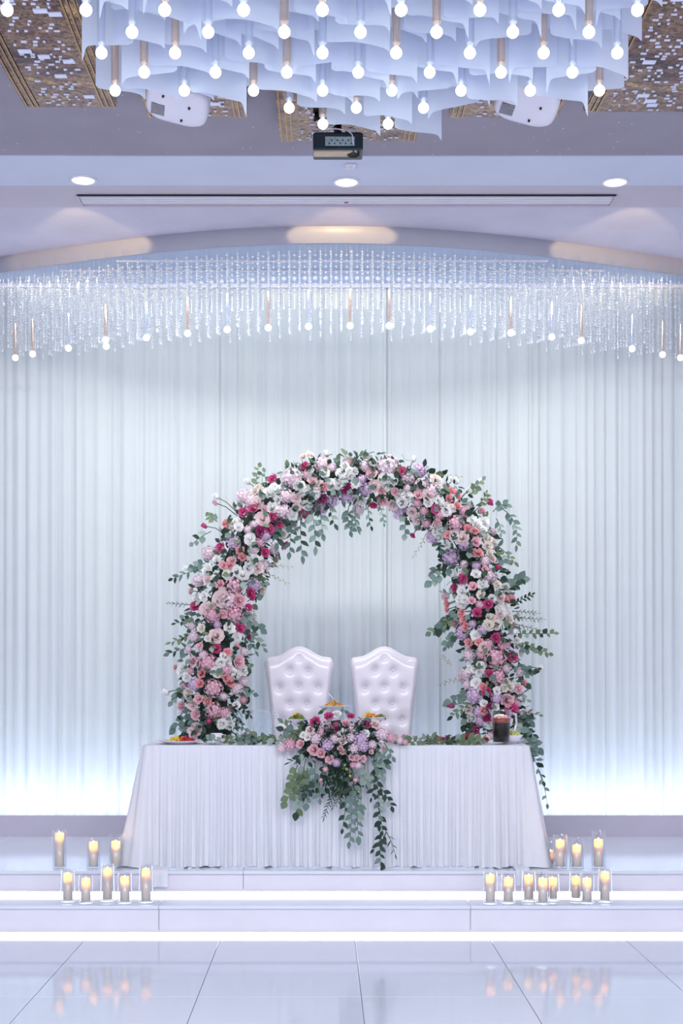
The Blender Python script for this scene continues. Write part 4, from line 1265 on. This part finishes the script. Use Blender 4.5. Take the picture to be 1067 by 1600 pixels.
# flat plates at the left end
def flat_plate(px, D, r, label, name='dinner_plate'):
    t = thing(name, label, 'plate', Vector((X_at(px, D), D, Z_TT)))
    MB().lathe(plate_prof(r, .020), 36).build('dish', M['china'], t)
    return Vector((X_at(px, D), D, Z_TT+.009))
def food(px, D, label, bits, z=.009):
    t = thing('fruit_slices', label, 'food', Vector((X_at(px, D), D, Z_TT+z)))
    for nm, mt, dx, r, h, n, sz in bits:
        stuff(heap(MB(), r, h, n, hash_(nm+str(px)), sz, .5).build(nm, M[mt], t, True, (dx,0,0)))
def hash_(s): return sum(ord(c)*(i+3) for i, c in enumerate(s)) % 9973
p = flat_plate(282, 9.10, .15, 'large white plate of red and yellow fruit at the left end of the table')
food(282, 9.10, 'red and yellow fruit pieces on the leftmost plate', (('yellow_fruit','yellow',-.03,.05,.035,22,.013),('red_fruit','red',.04,.055,.03,26,.012),('orange_fruit','orange',0,.04,.04,10,.012)))
flat_plate(334, 9.02, .07, 'small empty white plate beside the leftmost fruit plate')
flat_plate(342, 9.24, .10, 'white plate with cup behind the left garland')
t = thing('white_cup', 'small white cup standing on the plate behind the left garland', 'cup', Vector((X_at(338, 9.24), 9.24, Z_TT+.012)))
MB().lathe([(0,0),(.03,0),(.04,.05),(.037,.05),(.028,.005),(0,.005)], 20).build('bowl', M['china'], t)
MB().tube([(.038,0,.042),(.06,0,.036),(.056,0,.016),(.034,0,.014)], .004, 6).build('handle', M['china'], t)
p = flat_plate(386, 9.2, .075, 'white plate of red fruit right of the cup')
food(386, 9.2, 'small heap of red and yellow fruit beside the clear jug', (('red_fruit','red',0,.045,.04,16,.012),('yellow_fruit','yellow',-.01,.03,.03,10,.01)), .012)
# loose red and white flowers at the right half
def loose_flowers(px, D, label, ks, seed):
    t = thing('flower_posy', label, 'flowers', Vector((X_at(px, D), D, Z_TT)))
    r = random.Random(seed)
    for i, k in enumerate(ks):
        pos = t.location + Vector((r.uniform(-.075,.075), r.uniform(-.04,.04), .022+.02*r.random()))
        put_flower(t, k, pos, (r.uniform(-.4,.4), -.6, 1), r.uniform(.022,.032))
    for i in range(5):
        put_leaf(t, t, 'oval', R_.choice((0,1,2)), t.location+Vector((r.uniform(-.08,.08), 0, .02)), (r.uniform(-1,1), -.2, r.uniform(0,.6)), .05)
RD = petal_mat('red_petal', '#b8203a'); FL['R'] = RD; FNAME['R'] = 'red_flower'
loose_flowers(692, 9.14, 'red and white posy lying on the right garland near the chair', 'RRWRBRWM', 21)
loose_flowers(741, 9.12, 'red and blush posy lying just left of the cola pitcher', 'RMWBRWMB', 22)
loose_flowers(622, 9.08, 'pale pink and cream posy lying right of the centrepiece', 'HYBYPYH', 23)
p = flat_plate(798, 9.18, .085, 'white bowl of pale green salad behind the cola pitcher', 'salad_bowl')
bw_ = MB().lathe([(0,0),(.035,0),(.05,.01),(.08,.055),(.076,.055),(.046,.014),(0,.01)], 28)
bw_.build('bowl', M['china'], bpy.data.objects['salad_bowl'])
food(798, 9.18, 'pale green salad filling the bowl behind the cola pitcher', (('green_pieces','palegreen',0,.06,.035,50,.014),('yellow_pieces','yellow',.01,.05,.03,10,.01)), .045)
# cola pitcher
def pitcher(px, base_py, h, r0, r1, label, name, hx=1):
    D = F*(EYE-Z_TT)/(base_py-PY)
    t = thing(name, label, 'pitcher', Vector((X_at(px, D), D, Z_TT)))
    MB().lathe([(0,.004),(r0*.96,.004),(r0,.010),(r0*1.02,h*.3),(r1,h*.75),(r1*1.02,h),(r1*.97,h),(r1*.95,h*.75),(r0*.97,h*.3),(r0*.95,.014),(0,.014)], 28).build('body', M['jug'], t)
    sp = MB().add([(-r1*.98,-.018,h-.004),(-r1*1.28,0,h+.006),(-r1*.98,.018,h-.004),(-r1*.99,0,h-.045)], [(0,1,3),(1,2,3)])
    sp.build('spout', M['jug'], t)
    MB().tube([(r1*.98,0,h*.90),(r1*1.45,0,h*.86),(r1*1.52,0,h*.6),(r1*1.35,0,h*.42),(r1*.97,0,h*.36)], .0085, 8).build('handle', M['tubeclear'], t)
    return t
t = pitcher(783, 1163, .222, .054, .064, 'glass pitcher of dark iced cola at the right end of the table', 'cola_pitcher')
h = .222
MB().lathe([(0,.016),(.050,.016),(.053,h*.3),(.058,h*.62),(0,h*.62)], 24).build('cola', M['cola'], t)
MB().lathe([(0,h*.62),(.058,h*.62),(.060,h*.75),(0,h*.76)], 24).build('cola_surface', M['colatop'], t)
for i in range(12):
    a = i*2.4; q_ = .015+.03*((i*37) % 10)/10
    MB().bevbox(-.011,.011,-.011,.011,-.011,.011,.003).build('ice_cube', M['ice'], t, False, (q_*math.cos(a), q_*math.sin(a), h*.76+.012*((i*53) % 10)/10))
t = pitcher(410, 1157, .205, .062, .072, 'clear glass water jug standing left of the centrepiece', 'water_jug')
MB().lathe([(0,.016),(.058,.016),(.064,.11),(0,.11)], 24).build('water', M['jug'], t)
